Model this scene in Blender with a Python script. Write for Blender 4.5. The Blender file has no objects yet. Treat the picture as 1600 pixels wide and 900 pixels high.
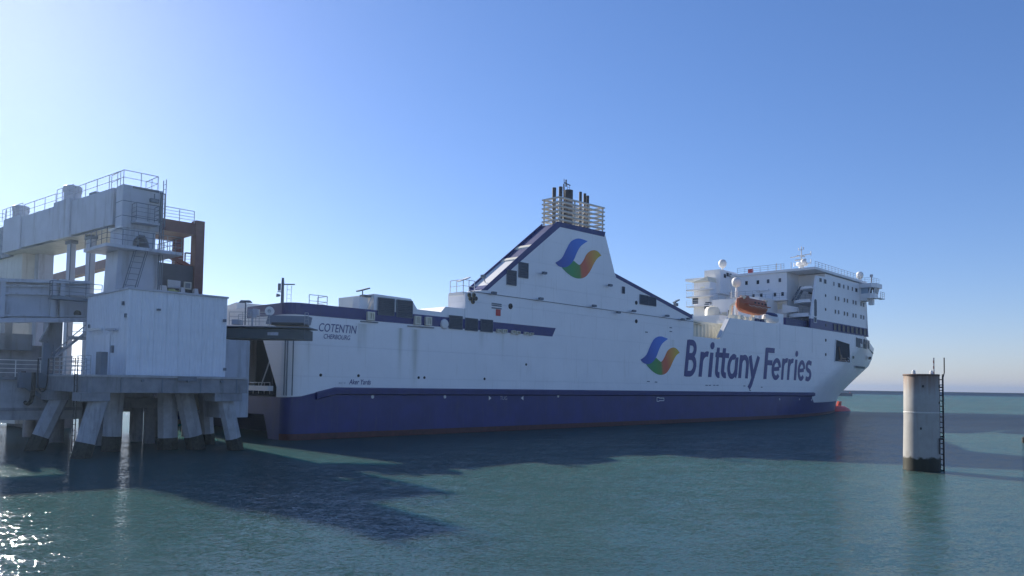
import bpy, bmesh, math, random
from mathutils import Vector, Matrix
random.seed(7)
scene = bpy.context.scene
C = scene.collection

# ------------------------------------------------------------------ camera
F_PX, PPX, PPY, EYE = 1200.0, 800.0, 547.0, 4.6       # focal length and principal point in photo pixels
PITCH, ROLL = math.atan(55.7/1200), 0.0155
_X = Vector((1, 0, 0)); _U = Vector((0, -math.sin(PITCH), math.cos(PITCH))); _F = Vector((0, math.cos(PITCH), math.sin(PITCH)))
_R = math.cos(ROLL)*_X + math.sin(ROLL)*_U
_V = -math.sin(ROLL)*_X + math.cos(ROLL)*_U
cam_d = bpy.data.cameras.new('camera'); cam = bpy.data.objects.new('camera', cam_d); C.objects.link(cam)
cam_d.sensor_width = 36; cam_d.lens = 36*F_PX/1600; cam_d.shift_y = (PPY-450)/1600
cam_d.clip_start = 0.1; cam_d.clip_end = 30000
m = Matrix((_R, _V, -_F)).transposed().to_4x4(); m.translation = (0, 0, EYE); cam.matrix_world = m
scene.camera = cam

# ------------------------------------------------------------------ light
SUN_AZ, SUN_EL = math.radians(-38), math.radians(25)   # azimuth from +Y, negative to the left
w = bpy.data.worlds.new('World'); scene.world = w; w.use_nodes = True
nt = w.node_tree; nt.nodes.clear()
sky = nt.nodes.new('ShaderNodeTexSky'); sky.sky_type = 'NISHITA'; sky.sun_disc = False
sky.sun_elevation = SUN_EL; sky.sun_rotation = SUN_AZ
sky.altitude = 0; sky.air_density = 1.0; sky.dust_density = 0.18; sky.ozone_density = 4.5
bg = nt.nodes.new('ShaderNodeBackground'); bg.inputs['Strength'].default_value = 0.10
wo = nt.nodes.new('ShaderNodeOutputWorld')
gm = nt.nodes.new('ShaderNodeGamma'); gm.inputs['Gamma'].default_value = 0.86      # softer contrast between the sunward and the far sky
tint = nt.nodes.new('ShaderNodeMix'); tint.data_type = 'RGBA'; tint.blend_type = 'MULTIPLY'; tint.inputs['Factor'].default_value = 1.0
tint.inputs['B'].default_value = (0.92, 0.87, 1.05, 1)                                # cool white balance of the photograph
nt.links.new(sky.outputs[0], gm.inputs[0]); hs = nt.nodes.new('ShaderNodeHueSaturation'); hs.inputs['Saturation'].default_value = 1.15; nt.links.new(gm.outputs[0], hs.inputs['Color']); nt.links.new(hs.outputs[0], tint.inputs['A']); nt.links.new(tint.outputs['Result'], bg.inputs[0]); nt.links.new(bg.outputs[0], wo.inputs[0])
sl = bpy.data.lights.new('sun', 'SUN'); sun = bpy.data.objects.new('sun', sl); C.objects.link(sun)
sl.energy = 5.0; sl.angle = math.radians(0.53); sl.color = (1.0, 0.93, 0.82)
sdir = Vector((math.sin(SUN_AZ)*math.cos(SUN_EL), math.cos(SUN_AZ)*math.cos(SUN_EL), math.sin(SUN_EL)))
sun.rotation_euler = sdir.to_track_quat('Z', 'Y').to_euler()
sun.location = (-60, 60, 80)
scene.view_settings.view_transform = 'Standard'; scene.view_settings.look = 'None'
scene.view_settings.gamma = 1; scene.view_settings.use_curve_mapping = False
scene.view_settings.exposure = 0.8

# ------------------------------------------------------------------ harbour frame: s along the ship, t to port, z up
ANG = math.atan2(0.722, 0.692); OX, OY = -18.24, 60.0
CA, SA = math.cos(ANG), math.sin(ANG)
def to_world(p):
    s, t, z = p
    return Vector((OX + CA*s - SA*t, OY + SA*s + CA*t, z))
def to_frame(v):
    x, y = v[0]-OX, v[1]-OY
    return (CA*x + SA*y, -SA*x + CA*y, v[2])
def px(x, y, s=None, t=None, z=None, d=None):
    """photo pixel -> frame point on the plane s= / t= / z= (or world depth d=)"""
    r = _F + _R*((x-PPX)/F_PX) + _V*((PPY-y)/F_PX)
    if d is not None:
        k = d/r.y
        return to_frame(Vector((0, 0, EYE)) + r*k)
    o = to_frame((0, 0, EYE)); e = to_frame(Vector((0, 0, EYE)) + r)
    dv = [e[i]-o[i] for i in range(3)]
    i, val = (0, s) if s is not None else ((1, t) if t is not None else (2, z))
    k = (val-o[i])/dv[i]
    return tuple(o[j]+dv[j]*k for j in range(3))

# ------------------------------------------------------------------ materials
MATS = {}
def node(nt, typ, **kw):
    n = nt.nodes.new(typ)
    for k, v in kw.items():
        if k == 'loc': continue
        setattr(n, k, v)
    return n
def mat(name, col, rough=0.5, metal=0.0, var=0.12, scale=1.2, bump=0.0, bscale=20, dirt=None, dirt_amt=0.0, dirt_scale=0.8, stretch=(1, 1, 1), spec=0.5):
    if name in MATS: return MATS[name]
    M = bpy.data.materials.new(name); M.use_nodes = True
    nt = M.node_tree; b = nt.nodes['Principled BSDF']
    b.inputs['Roughness'].default_value = rough; b.inputs['Metallic'].default_value = metal
    b.inputs['Specular IOR Level'].default_value = spec
    tc = node(nt, 'ShaderNodeTexCoord')
    mp = node(nt, 'ShaderNodeMapping'); mp.inputs['Scale'].default_value = stretch
    nt.links.new(tc.outputs['Object'], mp.inputs['Vector'])
    n1 = node(nt, 'ShaderNodeTexNoise'); n1.inputs['Scale'].default_value = scale; n1.inputs['Detail'].default_value = 6; n1.inputs['Roughness'].default_value = 0.6
    nt.links.new(mp.outputs[0], n1.inputs['Vector'])
    cr = node(nt, 'ShaderNodeValToRGB')
    lo = tuple(max(0, c*(1-var)) for c in col)+(1,); hi = tuple(min(1, c*(1+var)) for c in col)+(1,)
    cr.color_ramp.elements[0].position = 0.3; cr.color_ramp.elements[0].color = lo
    cr.color_ramp.elements[1].position = 0.7; cr.color_ramp.elements[1].color = hi
    nt.links.new(n1.outputs['Fac'], cr.inputs['Fac'])
    out = cr.outputs['Color']
    if dirt:
        n2 = node(nt, 'ShaderNodeTexNoise'); n2.inputs['Scale'].default_value = dirt_scale; n2.inputs['Detail'].default_value = 8; n2.inputs['Roughness'].default_value = 0.7
        mp2 = node(nt, 'ShaderNodeMapping'); mp2.inputs['Scale'].default_value = (3, 3, 0.35)
        nt.links.new(tc.outputs['Object'], mp2.inputs['Vector']); nt.links.new(mp2.outputs[0], n2.inputs['Vector'])
        mr = node(nt, 'ShaderNodeMapRange'); mr.inputs['From Min'].default_value = 0.52; mr.inputs['From Max'].default_value = 0.75
        mr.inputs['To Max'].default_value = dirt_amt
        nt.links.new(n2.outputs['Fac'], mr.inputs['Value'])
        mx = node(nt, 'ShaderNodeMix', data_type='RGBA'); mx.inputs['B'].default_value = tuple(dirt)+(1,)
        nt.links.new(mr.outputs[0], mx.inputs['Factor']); nt.links.new(out, mx.inputs['A']); out = mx.outputs['Result']
    nt.links.new(out, b.inputs['Base Color'])
    if bump:
        n3 = node(nt, 'ShaderNodeTexNoise'); n3.inputs['Scale'].default_value = bscale; n3.inputs['Detail'].default_value = 4
        nt.links.new(tc.outputs['Object'], n3.inputs['Vector'])
        bp = node(nt, 'ShaderNodeBump'); bp.inputs['Strength'].default_value = bump; bp.inputs['Distance'].default_value = 0.05
        nt.links.new(n3.outputs['Fac'], bp.inputs['Height']); nt.links.new(bp.outputs[0], b.inputs['Normal'])
    MATS[name] = M
    return M

WHITE = mat('ship_white', (0.83, 0.83, 0.83), 0.38, var=0.03, scale=0.3, dirt=(0.45, 0.42, 0.33), dirt_amt=0.16, dirt_scale=0.35)
BLUE = mat('ship_blue', (0.018, 0.026, 0.15), 0.4, var=0.2, scale=0.5, dirt=(0.055, 0.065, 0.13), dirt_amt=0.5)
NAVY = mat('navy_lettering', (0.03, 0.04, 0.19), 0.4, var=0.05)
BELT = mat('belt_blue', (0.022, 0.028, 0.13), 0.5, var=0.15)
RED = mat('boot_red', (0.075, 0.022, 0.022), 0.5, var=0.3, scale=2, dirt=(0.04, 0.03, 0.03), dirt_amt=0.6)
BULBRED = mat('bulb_red', (0.62, 0.06, 0.03), 0.45, var=0.1)
GLASS = mat('dark_glass', (0.010, 0.013, 0.022), 0.3, var=0.2, spec=0.2)
LOUVRE = mat('louvre_grey', (0.06, 0.075, 0.10), 0.5, var=0.15, scale=3)
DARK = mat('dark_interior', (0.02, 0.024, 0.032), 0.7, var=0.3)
SOOT = mat('sooty_pipe', (0.045, 0.042, 0.045), 0.7, var=0.4, scale=2)
PIPE = mat('pipe_metal', (0.22, 0.2, 0.18), 0.5, metal=0.3, var=0.3, scale=2, dirt=(0.05, 0.04, 0.04), dirt_amt=0.6)
SLAT = mat('funnel_slat', (0.62, 0.60, 0.55), 0.5, var=0.12, scale=2, dirt=(0.25, 0.2, 0.14), dirt_amt=0.5)
CREAM = mat('cream_paint', (0.72, 0.68, 0.55), 0.5, var=0.06)
ORANGE = mat('boat_orange', (0.40, 0.10, 0.03), 0.45, var=0.1, scale=1.5, dirt=(0.3, 0.1, 0.04), dirt_amt=0.4)
DECK = mat('deck_paint', (0.10, 0.14, 0.12), 0.7, var=0.2)
STEELGREY = mat('rail_steel', (0.35, 0.37, 0.40), 0.45, var=0.1)
GREY = mat('port_grey', (0.42, 0.45, 0.51), 0.55, var=0.10, scale=0.6, dirt=(0.15, 0.13, 0.12), dirt_amt=0.75, dirt_scale=0.4, bump=0.05)
GREYD = mat('port_grey_dark', (0.13, 0.16, 0.20), 0.55, var=0.15, scale=1.0, dirt=(0.08, 0.07, 0.06), dirt_amt=0.5)
UNDER = mat('girder_cream', (0.55, 0.54, 0.48), 0.6, var=0.08, scale=0.8, dirt=(0.2, 0.16, 0.1), dirt_amt=0.5)
SHED = mat('shed_cladding', (0.70, 0.74, 0.80), 0.45, var=0.05, scale=1.5, dirt=(0.3, 0.3, 0.3), dirt_amt=0.25, dirt_scale=0.9)
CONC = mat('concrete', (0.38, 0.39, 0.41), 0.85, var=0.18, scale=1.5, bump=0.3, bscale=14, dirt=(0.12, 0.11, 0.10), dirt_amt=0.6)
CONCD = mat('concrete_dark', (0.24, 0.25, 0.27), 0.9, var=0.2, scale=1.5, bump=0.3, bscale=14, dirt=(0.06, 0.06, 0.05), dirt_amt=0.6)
WEED = mat('weed_dark', (0.035, 0.035, 0.025), 0.75, var=0.5, scale=6, bump=0.6, bscale=18)
BROWN = mat('brown_steel', (0.13, 0.048, 0.045), 0.6, var=0.2, scale=1.5, dirt=(0.16, 0.06, 0.035), dirt_amt=0.5)
BLACK = mat('black_rubber', (0.02, 0.02, 0.022), 0.6, var=0.3)
LADDER = mat('ladder_iron', (0.035, 0.033, 0.035), 0.6, var=0.3, scale=8)
YELLOW = mat('lamp_brass', (0.20, 0.15, 0.06), 0.5)
SIGNW = mat('sign_white', (0.72, 0.72, 0.7), 0.5, var=0.03)
REDP = mat('red_paint', (0.5, 0.04, 0.04), 0.5)
GRAFF = mat('clutter_green', (0.25, 0.30, 0.12), 0.7, var=0.5, scale=4)

def hull_white():
    """hull paint with plate seams in relief and greenish run-off stains below the fairleads"""
    M = bpy.data.materials.new('hull_white'); M.use_nodes = True; nt = M.node_tree; b = nt.nodes['Principled BSDF']
    b.inputs['Roughness'].default_value = 0.36
    L = nt.links.new
    tc = node(nt, 'ShaderNodeTexCoord'); sp = node(nt, 'ShaderNodeSeparateXYZ'); L(tc.outputs['Object'], sp.inputs[0])
    n1 = node(nt, 'ShaderNodeTexNoise'); n1.inputs['Scale'].default_value = 0.25; n1.inputs['Detail'].default_value = 5
    L(tc.outputs['Object'], n1.inputs['Vector'])
    cr = node(nt, 'ShaderNodeValToRGB'); cr.color_ramp.elements[0].color = (0.80, 0.805, 0.81, 1); cr.color_ramp.elements[1].color = (0.85, 0.85, 0.85, 1)
    cr.color_ramp.elements[0].position = 0.35; cr.color_ramp.elements[1].position = 0.65
    L(n1.outputs['Fac'], cr.inputs[0]); col = cr.outputs[0]
    mp = node(nt, 'ShaderNodeMapping'); mp.inputs['Scale'].default_value = (3.5, 1, 0.25); L(tc.outputs['Object'], mp.inputs[0])
    n2 = node(nt, 'ShaderNodeTexNoise'); n2.inputs['Scale'].default_value = 0.9; n2.inputs['Detail'].default_value = 7; L(mp.outputs[0], n2.inputs['Vector'])
    def mth(op, a, bb=None, clamp=False):
        k = node(nt, 'ShaderNodeMath', operation=op, use_clamp=clamp)
        for i, v in enumerate((a, bb)):
            if v is None: continue
            if isinstance(v, (int, float)): k.inputs[i].default_value = v
            else: L(v, k.inputs[i])
        return k.outputs[0]
    total = None
    for s0, wd, zt, ln, amt in ((7.8, 0.55, 9.7, 3.0, .5), (11.9, 0.28, 9.6, 5.0, .6), (13.6, 0.4, 9.6, 6.0, .65), (22, .3, 9.8, 2, .3), (25, .2, 9.8, 3.5, .25), (57, .4, 11, 3, .25), (80, .25, 15, 6, .2), (88, .2, 15, 4, .25), (95, .2, 15.2, 5, .2), (2.6, .3, 9.6, 5, .25)):
        d = mth('DIVIDE', mth('SUBTRACT', sp.outputs['X'], s0), wd)
        g = mth('POWER', 2.718, mth('MULTIPLY', mth('MULTIPLY', d, d), -1.0))
        f = mth('DIVIDE', mth('SUBTRACT', sp.outputs['Z'], zt-ln), ln, True)
        below = mth('LESS_THAN', sp.outputs['Z'], zt)
        k = mth('MULTIPLY', mth('MULTIPLY', g, f), mth('MULTIPLY', below, amt))
        total = k if total is None else mth('ADD', total, k)
    st = mth('MULTIPLY', total, mth('MULTIPLY', n2.outputs['Fac'], 1.5), True)
    mx = node(nt, 'ShaderNodeMix', data_type='RGBA'); mx.inputs['B'].default_value = (0.22, 0.23, 0.12, 1)
    L(st, mx.inputs['Factor']); L(col, mx.inputs['A'])
    mr = node(nt, 'ShaderNodeMapRange'); mr.inputs['From Min'].default_value = .58; mr.inputs['From Max'].default_value = .8; mr.inputs['To Max'].default_value = .34
    L(n2.outputs['Fac'], mr.inputs[0])
    mx2 = node(nt, 'ShaderNodeMix', data_type='RGBA'); mx2.inputs['B'].default_value = (0.42, 0.40, 0.33, 1)
    L(mr.outputs[0], mx2.inputs['Factor']); L(mx.outputs['Result'], mx2.inputs['A'])
    # plating relief
    cb = node(nt, 'ShaderNodeCombineXYZ'); L(sp.outputs['X'], cb.inputs[0]); L(sp.outputs['Z'], cb.inputs[1])
    br = node(nt, 'ShaderNodeTexBrick'); br.inputs['Scale'].default_value = 1; br.inputs['Brick Width'].default_value = 9.0; br.inputs['Row Height'].default_value = 2.55
    br.inputs['Mortar Size'].default_value = 0.03; br.inputs['Mortar Smooth'].default_value = 1.0
    L(cb.outputs[0], br.inputs['Vector'])
    sf = mth('MULTIPLY', br.outputs['Fac'], 0.16); mx3 = node(nt, 'ShaderNodeMix', data_type='RGBA'); mx3.inputs['B'].default_value = (.3, .3, .3, 1)
    L(sf, mx3.inputs['Factor']); L(mx2.outputs['Result'], mx3.inputs['A']); L(mx3.outputs['Result'], b.inputs['Base Color'])
    n3 = node(nt, 'ShaderNodeTexNoise'); n3.inputs['Scale'].default_value = 0.8; n3.inputs['Detail'].default_value = 2; L(tc.outputs['Object'], n3.inputs['Vector'])
    bp = node(nt, 'ShaderNodeBump'); bp.inputs['Strength'].default_value = 0.5; bp.inputs['Distance'].default_value = 0.03; bp.invert = True
    L(br.outputs['Fac'], bp.inputs['Height'])
    bp2 = node(nt, 'ShaderNodeBump'); bp2.inputs['Strength'].default_value = 0.5; bp2.inputs['Distance'].default_value = 0.08
    L(n3.outputs['Fac'], bp2.inputs['Height']); L(bp.outputs[0], bp2.inputs['Normal']); L(bp2.outputs[0], b.inputs['Normal'])
    MATS['hull_white'] = M
    return M
HULLW = hull_white()

def water_mat():
    M = bpy.data.materials.new('sea_water'); M.use_nodes = True; nt = M.node_tree; b = nt.nodes['Principled BSDF']; L = nt.links.new
    b.inputs['Roughness'].default_value = 0.05; b.inputs['IOR'].default_value = 1.333; b.inputs['Specular IOR Level'].default_value = 0.4
    b.inputs['Subsurface Weight'].default_value = 1.0; b.inputs['Subsurface Radius'].default_value = (0.4, 1.2, 1.4); b.inputs['Subsurface Scale'].default_value = 5.0
    tc = node(nt, 'ShaderNodeTexCoord')
    n0 = node(nt, 'ShaderNodeTexNoise'); n0.inputs['Scale'].default_value = 0.03; n0.inputs['Detail'].default_value = 4; L(tc.outputs['Object'], n0.inputs['Vector'])
    cr = node(nt, 'ShaderNodeValToRGB'); cr.color_ramp.elements[0].color = (0.021, 0.050, 0.050, 1); cr.color_ramp.elements[1].color = (0.027, 0.061, 0.058, 1)
    cr.color_ramp.elements[0].position = 0.35; cr.color_ramp.elements[1].position = 0.65
    L(n0.outputs['Fac'], cr.inputs[0]); L(cr.outputs[0], b.inputs['Base Color'])
    # wave slopes: noise vectors added to the flat normal, so that the chop keeps its strength far out
    tot = None
    def vm(op, a, bb):
        k = node(nt, 'ShaderNodeVectorMath', operation=op)
        for i, v in enumerate((a, bb)):
            if isinstance(v, tuple): k.inputs[i].default_value = v
            elif v is not None: L(v, k.inputs[i])
        return k.outputs[0]
    patch = node(nt, 'ShaderNodeTexNoise'); patch.inputs['Scale'].default_value = 0.018; patch.inputs['Detail'].default_value = 3
    pm = node(nt, 'ShaderNodeMapping'); pm.inputs['Scale'].default_value = (0.6, 2.2, 1); L(tc.outputs['Object'], pm.inputs[0]); L(pm.outputs[0], patch.inputs['Vector'])
    pr_ = node(nt, 'ShaderNodeMapRange'); pr_.inputs['From Min'].default_value = .35; pr_.inputs['From Max'].default_value = .65; pr_.inputs['To Min'].default_value = .65; pr_.inputs['To Max'].default_value = 1.25
    L(patch.outputs['Fac'], pr_.inputs[0])
    for sc, det, gain, stretch, rot in ((0.35, 2, 0.17, (1, 1.6, 1), .5), (2.2, 3, 0.36, (1, 1.9, 1), .25), (10.0, 3, 0.85, (1, 1.8, 1), .4)):
        mp = node(nt, 'ShaderNodeMapping'); mp.inputs['Scale'].default_value = stretch; mp.inputs['Rotation'].default_value = (0, 0, rot)
        L(tc.outputs['Object'], mp.inputs[0])
        n = node(nt, 'ShaderNodeTexNoise'); n.inputs['Scale'].default_value = sc; n.inputs['Detail'].default_value = det; n.inputs['Distortion'].default_value = 0.4
        L(mp.outputs[0], n.inputs['Vector'])
        v = vm('MULTIPLY', vm('SUBTRACT', n.outputs['Color'], (.5, .5, .5)), (gain, gain*1.2, 0.0))
        tot = v if tot is None else vm('ADD', tot, v)
    # the open harbour beyond the ship's lee is choppier than the berth
    sxy = node(nt, 'ShaderNodeSeparateXYZ'); L(tc.outputs['Object'], sxy.inputs[0])
    lee = node(nt, 'ShaderNodeMapRange'); lee.inputs['From Min'].default_value = 45; lee.inputs['From Max'].default_value = 260; lee.inputs['To Min'].default_value = 1.0; lee.inputs['To Max'].default_value = 3.2
    L(sxy.outputs['Y'], lee.inputs[0])
    chop = node(nt, 'ShaderNodeMath', operation='MULTIPLY'); L(lee.outputs[0], chop.inputs[0]); L(pr_.outputs[0], chop.inputs[1])
    sc_n = node(nt, 'ShaderNodeVectorMath', operation='SCALE'); L(tot, sc_n.inputs[0]); L(chop.outputs[0], sc_n.inputs['Scale'])
    nrm = vm('NORMALIZE', vm('ADD', sc_n.outputs[0], (0, 0, 1)), None)
    # body colour below, mirror on top; a rough sea never reflects fully at grazing angles (waves mask each other)
    b.inputs['Specular IOR Level'].default_value = 0.0; b.inputs['Roughness'].default_value = 1.0
    gl = node(nt, 'ShaderNodeBsdfGlossy'); gl.inputs['Roughness'].default_value = 0.05; L(nrm, gl.inputs['Normal'])
    fr = node(nt, 'ShaderNodeFresnel'); fr.inputs['IOR'].default_value = 1.38; L(nrm, fr.inputs['Normal'])
    cap = node(nt, 'ShaderNodeMath', operation='MINIMUM'); L(fr.outputs[0], cap.inputs[0]); cap.inputs[1].default_value = 0.28
    mx = node(nt, 'ShaderNodeMixShader'); L(cap.outputs[0], mx.inputs[0]); L(b.outputs[0], mx.inputs[1]); L(gl.outputs[0], mx.inputs[2])
    L(mx.outputs[0], nt.nodes['Material Output'].inputs['Surface'])
    return M


# ------------------------------------------------------------------ mesh helpers
class MB:
    def __init__(self): self.v = []; self.f = []; self.mi = []; self.cur = 0
    def quad(self, *p):
        n = len(self.v); self.v += [tuple(q) for q in p]; self.f.append(tuple(range(n, n+len(p)))); self.mi.append(self.cur); return self
    def hexa(self, a, b):
        """a, b: two loops of the same count, joined and capped"""
        n = len(self.v); k = len(a); self.v += [tuple(q) for q in a]+[tuple(q) for q in b]
        self.f.append(tuple(range(n+k-1, n-1, -1))); self.f.append(tuple(range(n+k, n+2*k)))
        for i in range(k):
            j = (i+1) % k; self.f.append((n+i, n+j, n+k+j, n+k+i))
        self.mi += [self.cur]*(k+2); return self
    def box(self, s0, s1, t0, t1, z0, z1):
        s0, s1 = sorted((s0, s1)); t0, t1 = sorted((t0, t1)); z0, z1 = sorted((z0, z1))
        return self.hexa([(s0, t0, z0), (s1, t0, z0), (s1, t1, z0), (s0, t1, z0)], [(s0, t0, z1), (s1, t0, z1), (s1, t1, z1), (s0, t1, z1)])
    def cbox(self, c, e): return self.box(c[0]-e[0]/2, c[0]+e[0]/2, c[1]-e[1]/2, c[1]+e[1]/2, c[2]-e[2]/2, c[2]+e[2]/2)
    def side(self, poly, t0, t1):     # poly of (s,z), extruded along t
        return self.hexa([(a, t0, b) for a, b in poly], [(a, t1, b) for a, b in poly])
    def front(self, poly, s0, s1):    # poly of (t,z), extruded along s
        return self.hexa([(s0, a, b) for a, b in poly], [(s1, a, b) for a, b in poly])
    def plan(self, poly, z0, z1):
        return self.hexa([(a, b, z0) for a, b in poly], [(a, b, z1) for a, b in poly])
    def tube(self, p, q, r, r2=None, n=6):
        p, q = Vector(p), Vector(q); r2 = r if r2 is None else r2
        d = (q-p).normalized(); u = d.orthogonal().normalized(); w_ = d.cross(u)
        A = [p+(u*math.cos(a)+w_*math.sin(a))*r for a in (2*math.pi*i/n for i in range(n))]
        B = [q+(u*math.cos(a)+w_*math.sin(a))*r2 for a in (2*math.pi*i/n for i in range(n))]
        return self.hexa(A, B)
    def path(self, pts, r, n=5):
        for a, b in zip(pts, pts[1:]): self.tube(a, b, r, n=n)
        return self
    def bar(self, p, q, wd, h):       # rectangular bar
        p, q = Vector(p), Vector(q); d = (q-p).normalized()
        up = Vector((0, 0, 1)) if abs(d.z) < 0.95 else Vector((1, 0, 0))
        sd = d.cross(up).normalized(); up = sd.cross(d)
        o = [sd*wd/2+up*h/2, -sd*wd/2+up*h/2, -sd*wd/2-up*h/2, sd*wd/2-up*h/2]
        return self.hexa([p+k for k in o], [q+k for k in o])
    def lathe(self, c, prof, n=16, axis='z'):
        """prof: list of (r, h) along axis from c"""
        base = len(self.v)
        for r, h in prof:
            for i in range(n):
                a = 2*math.pi*i/n; x, y = r*math.cos(a), r*math.sin(a)
                if axis == 'z': self.v.append((c[0]+x, c[1]+y, c[2]+h))
                elif axis == 's': self.v.append((c[0]+h, c[1]+x, c[2]+y))
                else: self.v.append((c[0]+x, c[1]+h, c[2]+y))
        for k in range(len(prof)-1):
            for i in range(n):
                j = (i+1) % n
                self.f.append((base+k*n+i, base+k*n+j, base+(k+1)*n+j, base+(k+1)*n+i)); self.mi.append(self.cur)
        self.f.append(tuple(base+i for i in range(n-1, -1, -1))); self.f.append(tuple(base+(len(prof)-1)*n+i for i in range(n))); self.mi += [self.cur]*2
        return self
    def ball(self, c, r, n=16, k=9, sz=1.0):
        return self.lathe(c, [(max(0.002, r*math.sin(math.pi*i/k)), -r*sz*math.cos(math.pi*i/k)) for i in range(k+1)], n)
    def rail(self, pts, h=1.05, rails=3, gap=1.4, r=0.03):
        for a, b in zip(pts, pts[1:]):
            a, b = Vector(a), Vector(b); L_ = (b-a).length; n = max(1, round(L_/gap))
            for i in range(n+1):
                p = a.lerp(b, i/n); self.tube(p, p+Vector((0, 0, h)), r, n=4)
            for k in range(rails):
                o = Vector((0, 0, h*(k+1)/rails)); self.tube(a+o, b+o, r*(1.1 if k == rails-1 else 0.8), n=4)
        return self
    def ladder(self, a, b, wd, sv, step=0.35, r=0.03):
        a, b = Vector(a), Vector(b); sv = Vector(sv).normalized()*wd/2
        self.tube(a-sv, b-sv, r, n=5); self.tube(a+sv, b+sv, r, n=5)
        n = max(2, int((b-a).length/step))
        for i in range(1, n):
            p = a.lerp(b, i/n); self.tube(p-sv, p+sv, r*0.7, n=4)
        return self
    def build(self, name, mats, parent=None, smooth=False, origin=None):
        me = bpy.data.meshes.new(name)
        o = Vector(origin) if origin is not None else (Vector(parent.get('_o')) if parent is not None else Vector((0, 0, 0)))
        me.from_pydata([tuple(Vector(p)-o) for p in self.v], [], self.f)
        if not isinstance(mats, (list, tuple)): mats = [mats]
        for k in mats: me.materials.append(k)
        me.polygons.foreach_set('material_index', self.mi)
        bm = bmesh.new(); bm.from_mesh(me); bmesh.ops.recalc_face_normals(bm, faces=bm.faces); bm.to_mesh(me); bm.free()
        if smooth:
            me.polygons.foreach_set('use_smooth', [True]*len(me.polygons))
            me.set_sharp_from_angle(angle=math.radians(smooth if smooth is not True else 40))
        ob = bpy.data.objects.new(name, me); C.objects.link(ob)
        ob['_o'] = tuple(o)
        if parent is not None: ob.parent = parent
        return ob
THINGS = []
def thing(name, label, cat, base, group=None, rot=True):
    e = bpy.data.objects.new(name, None); C.objects.link(e); e.empty_display_size = 0.5
    e.location = to_world(base); e.rotation_euler = (0, 0, ANG)
    e['_o'] = tuple(base); e['label'] = label; e['category'] = cat
    if group: e['group'] = group
    return e
def solo(mb, name, mats, label, cat, base, group=None, smooth=False):
    """a thing that is one mesh"""
    o = mb.build(name, mats, None, smooth, origin=base)
    o.location = to_world(base); o.rotation_euler = (0, 0, ANG); o['label'] = label; o['category'] = cat
    if group: o['group'] = group
    return o
def lerp_tab(tab, x):
    if x <= tab[0][0]: return tab[0][1]
    for (a, va), (b, vb) in zip(tab, tab[1:]):
        if x <= b: return va+(vb-va)*(x-a)/(b-a)
    return tab[-1][1]

# ------------------------------------------------------------------ sea
R = 5000
mb = MB(); mb.quad((-R, -300, 0), (R, -300, 0), (R, R, 0), (-R, R, 0))
sea = mb.build('sea', water_mat(), None, origin=(0, 0, 0)); sea['kind'] = 'structure'

# ------------------------------------------------------------------ ferry
HB = 13.4
STEM = [(-1.5, 146.5), (0, 147), (2, 147.3), (3.6, 148.9), (5.1, 152.8), (6.8, 157.2), (10.8, 168.3), (12.5, 170.5), (14, 171.5), (16, 172.5)]
START = [(0, 86), (4.3, 100), (8, 112), (14, 127), (16, 128)]
PEXP = [(0, 1.75), (4, 1.55), (10, 1.2), (14, 1.02), (16, 1.0)]
TRAN = 0.9; RC = 1.2
def hull_t(s, z):
    a, b = lerp_tab(START, z), lerp_tab(STEM, z)
    if s < TRAN+RC:
        k = max(0.0, min(1.0, (TRAN+RC-s)/RC)); return RC-RC*math.sqrt(max(0, 1-k*k))
    if s <= a: return 0.0
    return min(HB, HB*((s-a)/(b-a))**lerp_tab(PEXP, z))
def blue_top(s): return lerp_tab([(0.9, 3.4), (2.1, 3.5), (5.2, 4.2), (102.5, 4.2), (103, 3.2), (105, 2.45), (150, 2.4)], s)
def bottom(s): return -1.2
def tunnel(s): return lerp_tab([(0.9, 1.9), (3.0, 1.4), (5.0, 0.4), (7, -0.8)], s)
def hull_top(s): return lerp_tab([(0.9, 10.95), (61.9, 10.95), (62.0, 11.75), (69.4, 11.75), (72.3, 15.0), (103, 15.45), (128, 15.45), (180, 15.45)], s)
SS = [TRAN+RC*(1-math.cos(math.pi/2*i/6)) for i in range(7)]+[2.8, 3.4, 4.2, 4.7, 5.2, 6, 7, 10, 14, 18, 22, 26, 30, 33.2, 38, 44, 50, 56, 61.9, 62.0, 65, 69.4, 70.4, 71.4, 72.3, 76, 80, 84, 88, 92, 96, 100, 102.5, 103, 104, 105]
def hull_shell(zlo, zhi, nz, mirror=False, s_end=None, smin=-1):
    """rows of points from zlo(s) to zhi(s); forward of s=105 the columns follow the raked stem"""
    mb = MB(); cols = []
    for s in SS:
        if s < smin: continue
        col = []
        for k in range(nz+1):
            z = zlo(s)+(zhi(s)-zlo(s))*k/nz
            t = hull_t(s, z)
            if mirror: t = 2*HB-t
            col.append((s, t, z))
        cols.append(col)
    nf = 34
    for i in range(1, nf+1):
        col = []
        for k in range(nz+1):
            q = i/nf
            s_n = 105+(150-105)*q
            z = zlo(s_n)+(zhi(s_n)-zlo(s_n))*k/nz
            s = 105+(lerp_tab(STEM, z)-105)*q
            t = hull_t(s, z) if i < nf else HB-0.12
            if mirror: t = 2*HB-t
            col.append((s, t, z))
        cols.append(col)
    n = nz+1
    for c in cols: mb.v += c
    for i in range(len(cols)-1):
        for k in range(nz):
            mb.f.append((i*n+k, (i+1)*n+k, (i+1)*n+k+1, i*n+k+1)); mb.mi.append(0)
    return mb
ferry = thing('ferry', 'huge white and blue car ferry moored across the harbour, bow to the right', 'ferry', (0, 0, 0))
BT = 0.5
hull = None
mbh = hull_shell(blue_top, hull_top, 14)
m2 = hull_shell(blue_top, lambda s: min(hull_top(s), 15.45), 14, True)
k = len(mbh.v); mbh.v += m2.v; mbh.f += [tuple(i+k for i in f) for f in m2.f]; mbh.mi += m2.mi
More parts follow.
